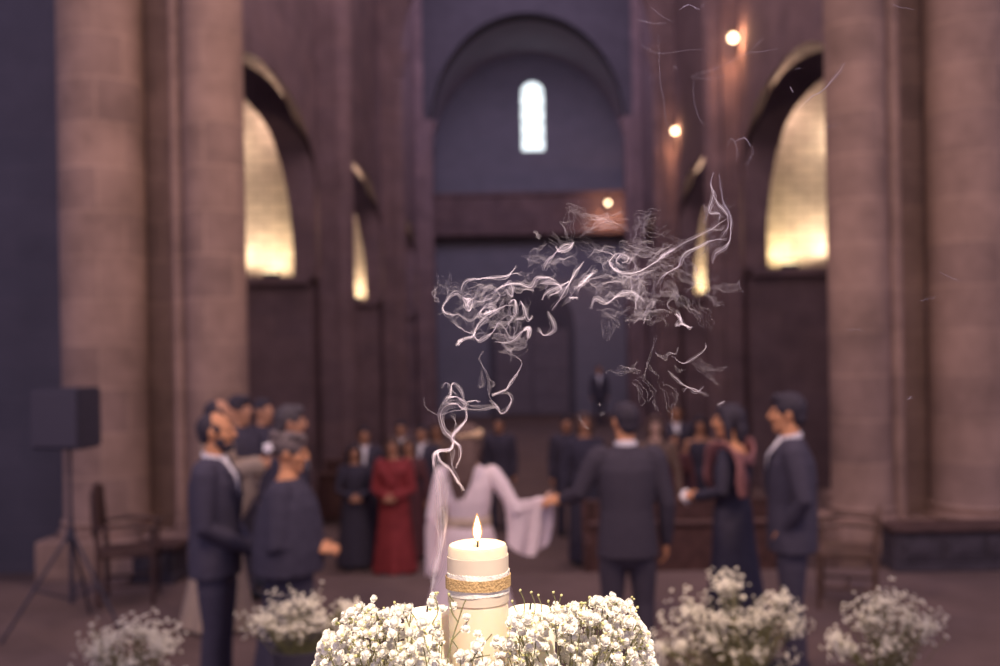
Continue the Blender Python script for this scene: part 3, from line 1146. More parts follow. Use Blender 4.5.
# dish holding the stems, open in the middle
link('dish', bm, M['pot'], wr_o)
rng = random.Random(5)
prof_px = [(318, 650), (326, 632), (340, 612), (360, 603), (385, 606), (410, 603), (432, 597), (447, 607), (455, 632), (468, 640), (490, 634), (505, 622), (520, 609), (545, 606), (570, 603), (590, 599), (612, 594), (628, 600), (640, 618), (650, 636), (655, 655)]


def crest(px):
    for (x0, y0), (x1, y1) in zip(prof_px, prof_px[1:]):
        if x0 <= px <= x1:
            return y0 + (y1 - y0) * (px - x0) / (x1 - x0)
    return 662


blooms = []     # (pos, dir, size)
stems = []
buds = []
org = Vector((cp.x, CZ, ALTAR))
tries = 0
clear = [(cp.x, CZ, cr + 0.004, ctop), (at(427, 610, 1.22).x, 1.22, 0.0325, at(427, 610, 1.22).z), (at(530, 608, 1.22).x, 1.22, 0.0345, at(530, 608, 1.22).z)]
while len(blooms) < 1250 and tries < 90000:
    tries += 1
    px = rng.uniform(317, 656)
    # ring depth: front and back lobes of the wreath
    d = CZ + rng.triangular(-0.11, 0.13, -0.02)
    cy = crest(px)
    # the crest belongs to the middle depth, ground towards front lies lower in the picture
    py = cy + 4 + (rng.random() ** 1.15) * 84
    p = at(px, py, d)
    if p.z < ALTAR + 0.045:
        continue
    bad = False
    for (x, y, r, zt) in clear:
        if (p.x - x) ** 2 + (p.y - y) ** 2 < (r + 0.006) ** 2:
            bad = True
    # keep the view of the candle fairly free in front of it
    if abs(px - 477) < 31 and d < CZ and py < 636 and rng.random() < 0.93:
        bad = True
    if d < CZ + 0.06 and abs(px - 430) < 19 and py < 618 and rng.random() < 0.9:
        bad = True
    if d < CZ + 0.06 and abs(px - 530) < 22 and py < 615 and rng.random() < 0.85:
        bad = True
    sz = rng.choice((0.0044, 0.0054, 0.0062, 0.0068, 0.0076)) * rng.uniform(0.9, 1.1)
    if any((p - b[0]).length < (sz + b[2]) * 0.52 for b in blooms):
        bad = True
    if bad:
        continue
    loc = p - org
    out = Vector((loc.x * 0.9, loc.y * 0.9 - 0.05, 0.10)).normalized()
    dirv = (out + Vector((rng.uniform(-.5, .5), rng.uniform(-.6, .3), rng.uniform(-.2, .5)))).normalized()
    blooms.append((p, dirv, sz))

EXTRA = [(375, 599, 1.16, .006), (434, 596, 1.14, .0058), (467, 617, 1.08, .0052), (466, 629, 1.08, .0062), (478, 634, 1.09, .0055), (481, 642, 1.08, .006),
         (454, 606, 1.12, .0055), (612, 597, 1.17, .0066), (333, 644, 1.15, .0060), (321, 645, 1.15, .006), (320, 656, 1.15, .0068), (413, 650, 1.08, .0066), (460, 655, 1.08, .0066), (435, 656, 1.08, .0058),
         (590, 600, 1.17, .0045), (604, 602, 1.17, .004), (556, 605, 1.16, .005), (496, 639, 1.1, .005)]
for (x, y, d, sz) in EXTRA:
    p = at(x, y, d)
    blooms.append((p, (Vector((p.x - cp.x, -0.12, 0.12)).normalized()), sz))
blooms.sort(key=lambda b: (b[0].y - b[2] * 12))
first = blooms[:100]
rest = blooms[100:]
for (p, d, s) in first:
    o = bpy.data.objects.new('blossom', rng.choice(BLOSSOM))
    COL.objects.link(o)
    o.parent = wr_o
    o.matrix_local = orient(p - org, d, s, rng.uniform(0, 6))
o = merged('blossom', [(rng.choice(BLOSSOM), orient(p - org, d, s, rng.uniform(0, 6))) for (p, d, s) in rest], wr_o, [M['flowerwhite'], M['leafgreen']])
o['kind'] = 'stuff'
gaps = []
for (p, d, s) in blooms:
    for _ in range(2 if rng.random() < 0.3 else 0):
        q = p - org + Vector((rng.uniform(-1, 1), -0.5 + rng.uniform(-.6, .4), rng.uniform(-1, 1))).normalized() * (s * 1.25)
        if all((q.x + org.x - x) ** 2 + (q.y + org.y - y) ** 2 > (r + 0.003) ** 2 for (x, y, r, zt) in clear) and not (abs(q.x) < 0.036 and q.y < 0):
            gaps.append((BUD, orient(q, d, rng.uniform(0.0017, 0.0030), 0)))
o = merged('bud', gaps, wr_o, [M['budgreen']])
o['kind'] = 'stuff'
# thin buds on curved stalks above the right lobe
budpx = [(520, 591), (531, 593), (538, 596), (553, 593), (561, 596), (548, 602), (512, 602), (583, 604), (598, 600), (589, 598), (638, 622), (406, 607), (395, 603), (449, 595), (452, 640), (466, 649)]
for (x, y) in budpx:
    p = at(x, y, 1.15) - org
    o = bpy.data.objects.new('bud', BUD)
    COL.objects.link(o)
    o.parent = wr_o
    o.matrix_local = orient(p, Vector((p.x, -0.05, 0.2)), 0.0023, 0)
    foot = Vector((p.x * 0.92 + 0.008, p.y + 0.006, p.z - 0.030))
    stems.append([foot, foot.lerp(p, 0.5) + Vector((0.003 if x < 560 else -0.003, 0, 0.001)), p])
for i, (p, d, s) in enumerate(blooms):
    if i % 5:
        continue
    q = p - org - d * (s * 0.4)
    ax = math.atan2(q.y, q.x)
    b = Vector((0.125 * math.cos(ax) * 0.9, 0.11 * math.sin(ax), 0.03))
    if q.length < 0.09:
        b = Vector((0.06 * math.cos(ax), 0.06 * math.sin(ax), 0.03))
    mid = b.lerp(q, 0.55) + Vector((rng.uniform(-.008, .008), rng.uniform(-.008, .008), 0.004))
    kn = mid.lerp(q, 0.5) - d * 0.004
    b = b.lerp(q, rng.uniform(0.3, 0.7)) + Vector((rng.uniform(-.02, .02), rng.uniform(0, .02), -0.008))
    mid = b.lerp(q, 0.55) + Vector((rng.uniform(-.004, .004), 0.003, 0.0))
    stems.append([b, mid, q])
rng.shuffle(stems)
for st in stems[:90]:
    b = bmesh.new()
    tube(b, spline(st, 8), [0.00065] * 8, 5, None, False)
    link('stem', b, M['stem'], wr_o)
b = bmesh.new()
for st in stems[90:]:
    tube(b, spline(st, 8), [0.00065] * 8, 5, None, False)
link('stem', b, M['stem'], wr_o)['kind'] = 'stuff'
# a leggy spray crossing in front of the candle
sp = [[(447, 664), (452, 640), (458, 622), (463, 606), (466, 600)], [(452, 640), (461, 630), (467, 622), (470, 617)], [(458, 622), (452, 612), (450, 600)],
      [(470, 664), (477, 652), (486, 641), (492, 634)], [(440, 664), (428, 650), (424, 636)], [(466, 664), (475, 658), (490, 655)], [(432, 624), (438, 612), (436, 600), (434, 597)]]
for q in sp:
    bm = bmesh.new()
    tube(bm, spline([at(x, y, 1.085) - org for x, y in q], 12), [0.0008] * 12, 6, None, False)
    link('stem', bm, M['stem'], wr_o)


# four out-of-focus bunches in dark vases on the altar steps
def bunch(px0, px1, pytop, pybot, d, label, bumps, n, seed, floor_z=0.6, vase_px=None):
    rng = random.Random(seed)
    c = at((px0 + px1) / 2 if vase_px is None else vase_px, pybot, d)
    root = thing('flower_arrangement', label, 'flowers', (c.x, d, floor_z), 0, "baby's breath bunches on the altar steps")
    zr = c.z - 0.02 - floor_z
    bm = bmesh.new()
    lathe(bm, [(0.085, 0), (0.09, 0.01), (0.07, 0.03), (0.075, zr * 0.5), (0.092, zr - 0.02), (0.096, zr), (0.085, zr), (0.07, zr - 0.05)], (0, 0, 0), 28, 0, False, True)
    link('vase', bm, M['pot'], root)
    o0 = Vector((c.x, d, floor_z))
    items, tips = [], []
    for _ in range(int(n * 1.35)):
        bx, by, brx, bry = rng.choice(bumps)
        a = rng.uniform(0, 2 * PI)
        rr = min(1.30, abs(rng.gauss(0, 0.62)))
        p = at(bx + brx * rr * math.cos(a), by + bry * rr * math.sin(a), d + rng.uniform(-1, 1) * 0.13 * math.sqrt(max(0.1, 1 - rr * rr * 0.8)))
        q = p - o0
        dv = (q - Vector((0, 0, zr - 0.05)) + Vector((rng.uniform(-.1, .1), rng.uniform(-.2, .0), rng.uniform(0, .1)))).normalized()
        items.append((rng.choice(BLOSSOM), orient(q, dv, rng.uniform(0.0048, 0.0082), rng.uniform(0, 6))))
        tips.append(q)
    o = merged('blossom', items, root, [M['flowerwhite'], M['leafgreen']])
    o['kind'] = 'stuff'
    bm = bmesh.new()
    for q in tips[::6]:
        b = Vector((rng.uniform(-.04, .04), rng.uniform(-.04, .04), zr - 0.10))
        md = b.lerp(q, 0.6) + Vector((0, 0, 0.02))
        tube(bm, spline([b, md, q], 6), [0.0011] * 6, 4, None, False)
    link('stem', bm, M['stem'], root)['kind'] = 'stuff'
    return root


bunch(85, 186, 612, 672, 3.35, "dim blurred white flower bunch at far left, low beside the dark-suited man", [(110, 645, 27, 22), (140, 632, 34, 18), (162, 645, 22, 20), (130, 662, 46, 18), (96, 650, 12, 22)], 520, 31, vase_px=133)
bunch(243, 352, 588, 642, 3.5, "blurred white flower bunch in a dark vase in front of the grey-haired woman", [(262, 622, 22, 17), (285, 612, 24, 18), (308, 605, 22, 20), (322, 620, 18, 18), (292, 628, 40, 12), (345, 610, 5, 9), (356, 610, 5, 9)], 560, 32, vase_px=299)
bunch(660, 825, 572, 668, 3.5, "largest blurred white flower bunch, right of the front wreath below the shawled woman", [(690, 612, 24, 20), (715, 620, 34, 24), (745, 622, 36, 20), (770, 615, 28, 18), (726, 584, 19, 14), (790, 625, 18, 18), (680, 645, 22, 22), (755, 655, 60, 14), (712, 640, 26, 20), (780, 600, 14, 10), (660, 650, 10, 18)], 1050, 33, vase_px=738)
bunch(835, 945, 584, 668, 3.35, "blurred white flower bunch at far right, below the right pillar", [(885, 602, 26, 18), (870, 620, 30, 20), (905, 620, 30, 20), (925, 627, 20, 14), (890, 648, 36, 22), (845, 650, 14, 10), (836, 640, 8, 10)], 640, 34, vase_px=888)


# ================================================================== PEOPLE
def hand(bm, wrist, d, nrm, curl=0.5, sc=1.0, thumb=1):
    """five separate fingers: d = pointing direction, nrm = back of hand, thumb = side (+1 / -1)"""
    d = Vector(d).normalized()
    nrm = Vector(nrm)
    nrm = (nrm - d * nrm.dot(d)).normalized()
    s = d.cross(nrm) * thumb
    w = Vector(wrist)
    tube(bm, [w - d * 0.02 * sc, w + d * 0.03 * sc, w + d * 0.065 * sc, w + d * 0.088 * sc], [(0.026 * sc, 0.020 * sc), (0.036 * sc, 0.018 * sc), (0.042 * sc, 0.016 * sc), (0.040 * sc, 0.013 * sc)], 12, s)
    for i, (off, L) in enumerate(((0.031, 0.070), (0.0105, 0.080), (-0.0105, 0.074), (-0.030, 0.058))):
        p = w + d * 0.085 * sc + s * off * sc
        pts = [p - d * 0.015 * sc, p]
        ang = 0.0
        dd = d.copy()
        for seg in (0.45, 0.30, 0.25):
            ang += curl * (0.55 + 0.12 * i)
            dd = d * math.cos(ang) - nrm * math.sin(ang)
            pts.append(pts[-1] + dd * L * seg * sc)
        tube(bm, pts, [0.0095 * sc, 0.0092 * sc, 0.0088 * sc, 0.008 * sc, 0.0068 * sc], 8)
    t0 = w + d * 0.025 * sc + s * 0.026 * sc
    t1 = t0 + (d * 0.55 + s * 0.8 - nrm * 0.15).normalized() * 0.036 * sc
    t2 = t1 + (d * 0.85 + s * 0.35 - nrm * 0.3 * (0.4 + curl)).normalized() * 0.030 * sc
    t3 = t2 + (d * 0.9 + s * 0.05 - nrm * 0.4 * (0.4 + curl)).normalized() * 0.024 * sc
    tube(bm, [t0, t1, t2, t3], [0.014 * sc, 0.0112 * sc, 0.010 * sc, 0.0075 * sc], 8)


MALE = dict(sh=0.185, shz=0.815, chest=(0.172, 0.118), waist=(0.15, 0.11), hip=(0.165, 0.115), arm=0.047, leg=0.082, neck=0.058, hs=1.0)
FEM = dict(sh=0.162, shz=0.812, chest=(0.148, 0.112), waist=(0.122, 0.095), hip=(0.168, 0.118), arm=0.039, leg=0.078, neck=0.048, hs=0.94)


class Figure:
    """a person facing local +Y, feet on local z = 0"""

    def __init__(self, label, loc, yaw, H, sex='m', head_yaw=0, head_pitch=0, arms=None, skin='skin', voxel=0.008, group='wedding guests',
                 lean=0.0, hair=None, face=True, stance=0.10, bulk=1.0, cat='person'):
        self.H, self.b = H, (MALE if sex == 'm' else FEM)
        self.sex, self.voxel = sex, voxel
        k = H / (1.78 if sex == 'm' else 1.66)
        self.k = k
        self.bulk = bulk
        self.root = thing('person', label, cat, loc, yaw, group)
        b = self.b
        self.sh = [Vector((s * b['sh'] * k * bulk ** 0.5, -0.005, b['shz'] * H)) for s in (-1, 1)]
        self.arms = []
        default = [[(-0.235 * k, -0.02, 0.63 * H), (-0.245 * k, 0.04, 0.485 * H)], [(0.235 * k, -0.02, 0.63 * H), (0.245 * k, 0.04, 0.485 * H)]]
        arms = arms or default
        for i in (0, 1):
            self.arms.append([Vector(p) for p in (arms[i] or default[i])])
        self.stance = stance * k
        hz = H - 0.118 * b['hs'] * k
        self.hc = Vector((0, 0.022 + lean, hz))
        self.hrot = Matrix.Rotation(R(head_yaw), 3, 'Z') @ Matrix.Rotation(R(head_pitch), 3, 'X')
        self.hs = b['hs'] * k
        self.skin = skin
        self.face = face
        self.lean = lean

    def hp(self, p):
        return self.hc + self.hrot @ (Vector(p) * self.hs)

    def hball(self, bm, c, r, u=14, v=10):
        ball(bm, self.hp(c), tuple(x * self.hs for x in r), self.hrot, u, v)

    def legs(self, bm, grow=0.0, z0=0.045, scale=1.0, ankle=None):
        H, k, b = self.H, self.k, self.b
        for s in (-1, 1):
            x = s * self.stance
            rr = b['leg'] * k * scale
            tube(bm, [(s * 0.085 * k, 0, 0.50 * H), (x * 0.95, 0.012, 0.40 * H), (x, 0.014, 0.285 * H), (x, 0.0, 0.20 * H), (x, -0.012, z0 * H)],
                 [rr + grow, rr * 0.92 + grow, rr * 0.66 + grow, rr * 0.64 + grow, (rr * 0.43 if ankle is None else ankle) + grow], 14)

    def body(self, legs=True, hands=True, curl=0.45, hand_dirs=None):
        H, k, b = self.H, self.k, self.b
        bm = bmesh.new()
        bl = self.bulk
        C, W, P = b['chest'], b['waist'], b['hip']
        ln = self.lean
        tube(bm, [(0, 0, 0.475 * H), (0, 0, 0.53 * H), (0, 0.0, 0.615 * H), (0, 0.0, 0.70 * H), (0, 0.0, 0.765 * H), (0, -0.005, 0.81 * H), (0, ln * 0.3, 0.838 * H)],
             [(P[0] * k * .9, P[1] * k * .9), (P[0] * k, P[1] * k), (W[0] * k, W[1] * k), (C[0] * k * .95, C[1] * k), (C[0] * k, C[1] * k), (C[0] * k * .92, C[1] * k * .8), (0.075 * k, 0.065 * k)], 20, (1, 0, 0))
        nk = b['neck'] * k
        tube(bm, [(0, -0.005, 0.815 * H), (0, ln * 0.5 + 0.0, 0.85 * H), tuple(self.hp((0, -0.012, -0.055)))], [nk * 1.25, nk, nk * 0.95], 14)
        if legs:
            self.legs(bm)
            for s in (-1, 1):
                x = s * self.stance
                tube(bm, [(x, -0.045 * k, 0.035), (x, 0.05 * k, 0.04), (x + s * 0.012, 0.15 * k, 0.026)], [(0.033, 0.032), (0.04, 0.034), (0.038, 0.02)], 10)
        for i in (0, 1):
            s0 = self.sh[i]
            e, w = self.arms[i]
            ar = b['arm'] * k
            tube(bm, [s0 * 0.98, s0.lerp(e, 0.3), e, e.lerp(w, 0.3), w], [ar * 1.25, ar * 1.05, ar * 0.82, ar * 0.84, ar * 0.55], 12)
            if hands:
                d = (w - e).normalized()
                nr = Vector(((-1, 1)[i] * 1.0, 0.25, 0.1))
                if hand_dirs and hand_dirs[i]:
                    d, nr = Vector(hand_dirs[i][0]), Vector(hand_dirs[i][1])
                hand(bm, w, d, nr, curl, 1.0 if self.sex == 'm' else 0.9, (1, -1)[i] if True else 1)
        # head
        self.hball(bm, (0, -0.012, 0.020), (0.075, 0.094, 0.098), 20, 14)
        self.hball(bm, (0, 0.030, -0.012), (0.061, 0.060, 0.078))
        self.hball(bm, (0, 0.026, -0.062), (0.052 if self.sex == 'm' else 0.047, 0.056, 0.054))
        self.hball(bm, (0, 0.066, -0.097), (0.024, 0.020, 0.020))
        self.hball(bm, (0, 0.078, 0.030), (0.048, 0.014, 0.011))
        self.hball(bm, (0.036, 0.066, -0.022), (0.022, 0.020, 0.022))
        self.hball(bm, (-0.036, 0.066, -0.022), (0.022, 0.020, 0.022))
        self.hball(bm, (0, 0.083, -0.054), (0.024, 0.012, 0.006))
        self.hball(bm, (0, 0.081, -0.066), (0.021, 0.012, 0.006))
        hr = self.hs
        tube(bm, [self.hp((0, 0.086, 0.026)), self.hp((0, 0.100, 0.004)), self.hp((0, 0.111, -0.020)), self.hp((0, 0.094, -0.030))], [0.009 * hr, 0.011 * hr, 0.0145 * hr, 0.012 * hr], 10)
        for s in (-1, 1):
            self.hball(bm, (s * 0.013, 0.094, -0.027), (0.009, 0.010, 0.008))
            self.hball(bm, (s * 0.079, -0.010, -0.002), (0.010, 0.021, 0.033))
        self.body_o = fuse('body', bm, M[self.skin], self.root, self.voxel, 2, 0.5)
        if self.face:
            for s in (-1, 1):
                bm = bmesh.new()
                self.hball(bm, (s * 0.031, 0.083, 0.010), (0.014, 0.009, 0.008), 10, 8)
                link('eye', bm, M['eye'], self.root)
        return self

    def hair(self, style, m):
        bm = bmesh.new()
        H = self.hball
        if style == 'short':
            H(bm, (0, -0.022, 0.036), (0.083, 0.099, 0.094), 20, 14)
            H(bm, (0, 0.035, 0.088), (0.058, 0.048, 0.032))
            H(bm, (0, -0.060, -0.020), (0.068, 0.055, 0.055))
        elif style == 'full':
            H(bm, (0, -0.022, 0.042), (0.090, 0.104, 0.098), 20, 14)
            H(bm, (0, 0.045, 0.098), (0.066, 0.050, 0.036))
            H(bm, (0.03, 0.065, 0.095), (0.04, 0.035, 0.025))
            H(bm, (0, -0.065, -0.022), (0.070, 0.055, 0.060))
        elif style == 'receding':
            H(bm, (0, -0.042, 0.026), (0.081, 0.084, 0.092), 20, 14)
            H(bm, (0, -0.060, -0.025), (0.068, 0.054, 0.050))
            H(bm, (0.066, 0.012, 0.020), (0.016, 0.030, 0.034))
            H(bm, (-0.066, 0.012, 0.020), (0.016, 0.030, 0.034))
        elif style == 'updo':
            H(bm, (0, -0.020, 0.040), (0.090, 0.104, 0.094), 20, 14)
            H(bm, (0, -0.088, 0.030), (0.066, 0.060, 0.066))
            H(bm, (0, 0.040, 0.090), (0.066, 0.050, 0.034))
            for i in range(11):
                a = i * 2.4
                H(bm, (0.05 * math.cos(a), -0.08 + 0.045 * math.sin(a), 0.055 + 0.05 * math.sin(a * 1.7)), (0.030, 0.028, 0.026), 10, 8)
            for i in range(6):
                H(bm, (-0.06 + 0.024 * i, 0.02 + 0.01 * (i % 2), 0.108), (0.022, 0.05, 0.018), 10, 8)
        elif style == 'bob':
            H(bm, (0, -0.026, 0.034), (0.094, 0.106, 0.098), 20, 14)
            H(bm, (0, 0.040, 0.092), (0.066, 0.048, 0.032))
            for s in (-1, 1):
                tube(bm, [self.hp((s * 0.076, 0.010, 0.05)), self.hp((s * 0.090, 0.000, -0.03)), self.hp((s * 0.085, -0.005, -0.12))], [0.028, 0.032, 0.026], 10)
            tube(bm, [self.hp((0, -0.08, 0.03)), self.hp((0, -0.095, -0.06)), self.hp((0, -0.085, -0.13))], [(0.07, 0.04), (0.08, 0.045), (0.07, 0.035)], 12)
        elif style == 'long':
            H(bm, (0, -0.022, 0.034), (0.090, 0.104, 0.098), 20, 14)
            H(bm, (0, 0.045, 0.088), (0.066, 0.048, 0.032))
            for s in (-1, 1):
                tube(bm, [self.hp((s * 0.072, 0.010, 0.05)), self.hp((s * 0.078, -0.02, -0.04)), self.hp((s * 0.066, -0.065, -0.14)), self.hp((s * 0.04, -0.10, -0.25))], [0.026, 0.026, 0.024, 0.016], 10)
            tube(bm, [self.hp((0, -0.075, 0.05)), self.hp((0, -0.10, -0.06)), self.hp((-0.005, -0.125, -0.17)), self.hp((-0.012, -0.135, -0.30)), self.hp((-0.03, -0.13, -0.42)), self.hp((-0.035, -0.125, -0.47))],
                 [(0.080, 0.045), (0.088, 0.05), (0.080, 0.045), (0.058, 0.036), (0.036, 0.026), (0.012, 0.012)], 14, self.hrot @ Vector((1, 0, 0)))
            for i in range(7):
                x = -0.07 + 0.023 * i
                tube(bm, [self.hp((x, -0.115, -0.02)), self.hp((x * 1.2, -0.150, -0.14)), self.hp((x * 0.9 - 0.01, -0.165, -0.27)), self.hp((x * 0.6 - 0.02, -0.155, -0.36 - 0.02 * (i % 3)))], [0.014, 0.018, 0.016, 0.006], 8)
        self.hair_o = fuse('hair', bm, M[m], self.root, 0.007, 2)
        return self

    def sleeve(self, bm, i, grow, wrist_grow, stop=1.0):
        e, w = self.arms[i]
        s0 = self.sh[i]
        ar = self.b['arm'] * self.k
        end = e.lerp(w, stop)
        tube(bm, [s0 * 0.985, s0.lerp(e, 0.35), e, e.lerp(end, 0.5), end], [ar * 1.28 + grow, ar * 1.1 + grow, ar * 0.85 + grow, ar * 0.75 + grow, ar * 0.58 + wrist_grow], 14)

    def suit(self, m='suit', shirt='white', tie=None, front=False):
        H, k = self.H, self.k
        bl = self.bulk
        bm = bmesh.new()
        self.legs(bm, 0.012, 0.022, 1.05, 0.058)
        tube(bm, [(0, 0, 0.46 * H), (0, 0, 0.52 * H), (0, 0, 0.57 * H)], [(0.155 * k, 0.11 * k), (0.175 * k * bl, 0.125 * k * bl), (0.16 * k * bl, 0.12 * k * bl)], 18, (1, 0, 0))
        fuse('trousers', bm, M[m], self.root, 0.010, 2)
        bm = bmesh.new()

        def fold(t, a):
            return 1 + 0.012 * math.sin(5 * a + 9 * t) * (1 - t)
        tube(bm, [(0, 0.0, 0.452 * H), (0, 0, 0.50 * H), (0, 0, 0.56 * H), (0, 0, 0.625 * H), (0, 0, 0.70 * H), (0, 0, 0.765 * H), (0, -0.004, 0.812 * H), (0, -0.010, 0.836 * H), (0, -0.012, 0.852 * H)],
             [(0.198 * k * bl, 0.140 * k * bl), (0.194 * k * bl, 0.142 * k * bl), (0.184 * k * bl, 0.142 * k * bl), (0.172 * k * bl, 0.138 * k * bl), (0.186 * k * bl, 0.142 * k * bl), (0.196 * k * bl ** .5, 0.140 * k * bl ** .5), (0.178 * k, 0.108 * k), (0.105 * k, 0.080 * k), (0.072 * k, 0.066 * k)], 24, (1, 0, 0), False, fold=fold)
        for i in (0, 1):
            self.sleeve(bm, i, 0.017, 0.014, 0.94)
            s = (-1, 1)[i]
            ball(bm, self.sh[i] + Vector((-s * 0.02, 0, 0.008)), (0.075 * k, 0.070 * k, 0.058 * k))
        fuse('suit_jacket', bm, M[m], self.root, 0.009, 3)
        # shirt collar
        nk = self.b['neck'] * k
        bm = bmesh.new()
        rs = []
        for (dr, dz) in ((0.010, -0.022), (0.013, -0.008), (0.011, 0.016), (0.005, 0.016), (0.002, -0.012)):
            rs.append([((nk + dr) * math.cos(a) * 1.02, (nk + dr) * math.sin(a) * 1.05 + 0.003 + self.lean * 0.5, 0.853 * H + dz - 0.014 * math.sin(a) * k) for a in [2 * PI * j / 28 for j in range(28)]])
        rings(bm, rs, False, False)
        sh_o = link('shirt', bm, M[shirt], self.root)
        # shirt front between the lapels
        bm = bmesh.new()
        y = 0.138 * k * bl
        tube(bm, [(0, 0.060 * k, 0.842 * H), (0, y - 0.020, 0.79 * H), (0, y - 0.002, 0.735 * H), (0, y + 0.0, 0.66 * H)], [(0.044 * k, 0.018), (0.038 * k, 0.018), (0.026 * k, 0.012), (0.006, 0.006)], 12, (1, 0, 0))
        link('shirt_front', bm, M[shirt], self.root)
        for s in (-1, 1):
            bm = bmesh.new()
            tube(bm, [(s * 0.060 * k, 0.045 * k, 0.842 * H), (s * 0.072 * k, y - 0.018, 0.79 * H), (s * 0.050 * k, y + 0.004, 0.72 * H), (s * 0.008 * k, y + 0.006, 0.645 * H)], [(0.018, 0.010), (0.034, 0.010), (0.028, 0.010), (0.006, 0.006)], 10, (1, 0, 0))
            link('lapel', bm, M[m], self.root)
        if tie:
            bm = bmesh.new()
            tube(bm, [(0, 0.075 * k, 0.838 * H), (0, y + 0.008, 0.785 * H), (0, y + 0.014, 0.72 * H), (0, y + 0.012, 0.66 * H)], [(0.018, 0.010), (0.020, 0.006), (0.026, 0.006), (0.030, 0.005)], 10, (1, 0, 0))
            link('tie', bm, M[tie], self.root)
        self.shoes('shoe')
        return self

    def shoes(self, m):
        for s in (-1, 1):
            bm = bmesh.new()
            x = s * self.stance
            tube(bm, [(x, -0.07, 0.045), (x, -0.02, 0.055), (x, 0.06, 0.048), (x + s * 0.008, 0.14, 0.034), (x + s * 0.012, 0.19, 0.027)], [(0.034, 0.040), (0.042, 0.052), (0.046, 0.044), (0.047, 0.030), (0.030, 0.022)], 12, (1, 0, 0))
            for v in bm.verts:
                v.co.z = max(0.0, v.co.z)
            link('shoe', bm, M[m], self.root)

    def dress(self, m, hem=0.04, flare=0.30, waist=1.0, sleeves=True, folds=11, amp=0.05, neck=True, name='dress', arms_grow=0.012, cuff=0.012, stop=0.93, yflare=None, top=0.838):
        H, k, b = self.H, self.k, self.b
        C, W, P = b['chest'], b['waist'], b['hip']
        bm = bmesh.new()

        def fold(t, a):
            q = max(0.0, 1 - t * 1.9)
            return 1 + amp * q * math.sin(folds * a + 2 * math.sin(3 * a)) + 0.02 * q * math.sin(5 * a + 1)
        yf = yflare or flare * 0.85
        hz = hem
        pts, rad = [], []
        for t in (0, 0.2, 0.4, 0.6, 0.8):
            z = hz + (0.50 * H - hz) * t
            f = (1 - t) ** 1.1
            pts.append((0, -0.02 * (1 - t), z))
            rad.append((P[0] * k * 1.08 + (flare - P[0] * k * 1.08) * f, P[1] * k * 1.1 + (yf - P[1] * k * 1.1) * f))
        pts += [(0, 0, 0.52 * H), (0, 0, 0.57 * H), (0, 0, 0.625 * H), (0, 0, 0.70 * H), (0, 0, 0.755 * H), (0, -0.005, 0.805 * H), (0, -0.008, top * H)]
        rad += [(P[0] * k * 1.08, P[1] * k * 1.12), (P[0] * k * 0.98, P[1] * k * 1.08), (W[0] * k * 1.10 * waist, W[1] * k * 1.14 * waist), (C[0] * k * 1.05, C[1] * k * 1.14), (C[0] * k * 1.08, C[1] * k * 1.15), (C[0] * k * 0.98, C[1] * k * 0.92), (0.085 * k, 0.072 * k)]
        tube(bm, pts, rad, 56, (1, 0, 0), False, fold=fold)
        if sleeves:
            for i in (0, 1):
                self.sleeve(bm, i, arms_grow, cuff, stop)
        fuse(name, bm, M[m], self.root, 0.010, 2)
        self.shoes('shoe')
        return self


def front_hands(k, z, y=0.24, dx=0.035):
    """arms bent, hands meeting in front"""
    return [[(-0.225 * k, 0.02, z + 0.07), (-dx, y, z)], [(0.225 * k, 0.02, z + 0.07), (dx, y, z)]]


def guest(px, py, d, floor, yaw, sex, label, outfit, hair, hairm, skin='skin', head_yaw=0, head_pitch=0, arms=None, voxel=0.011, face=True, group='wedding guests', **kw):
    """px, py: top of the head as seen; feet on the given floor"""
    p = at(px, py, d)
    H = p.z - floor
    kw.setdefault('bulk', 1.0)
    f = Figure(label, (p.x, d, floor), R(yaw), H, sex, head_yaw, head_pitch, arms, skin, voxel, group, face=face, bulk=kw['bulk'], stance=kw.get('stance', 0.10), lean=kw.get('lean', 0.0))
    f.body(curl=kw.get('curl', 0.5), hand_dirs=kw.get('hand_dirs'))
    f.hair(hair, hairm)
    if outfit[0] == 'suit':
        f.suit(outfit[1], kw.get('shirt', 'white'), outfit[2] if len(outfit) > 2 else None)
    else:
        f.dress(outfit[1], **(outfit[2] if len(outfit) > 2 else {}))
    return f


PARTY = 'wedding party'
# --- man in dark suit at the left, profile to the right
A = guest(213, 413, 5.9, 0.0, -88, 'm', 'balding bearded man in dark suit and white collar standing in profile at left', ('suit', 'suit', 'blackcloth'), 'receding', 'hairdark', 'skin2', 0, 0,
          [[(-0.22, 0.0, 1.12), (-0.03, 0.235, 0.93)], [(0.22, 0.0, 1.12), (0.03, 0.25, 0.94)]], 0.0065, group=PARTY, bulk=1.06,
          hand_dirs=[((0.3, 0.45, -0.7), (-0.2, 0.9, 0.4)), ((-0.3, 0.45, -0.7), (0.2, 0.9, 0.4))])
bm = bmesh.new()
A.hball(bm, (0, 0.052, -0.092), (0.046, 0.046, 0.034))
A.hball(bm, (0, 0.076, -0.082), (0.034, 0.022, 0.026))
A.hball(bm, (0, 0.090, -0.043), (0.028, 0.010, 0.006))
for s in (-1, 1):
    A.hball(bm, (s * 0.050, 0.030, -0.058), (0.012, 0.034, 0.034))
fuse('beard', bm, M['hairdark'], A.root, 0.006, 2)

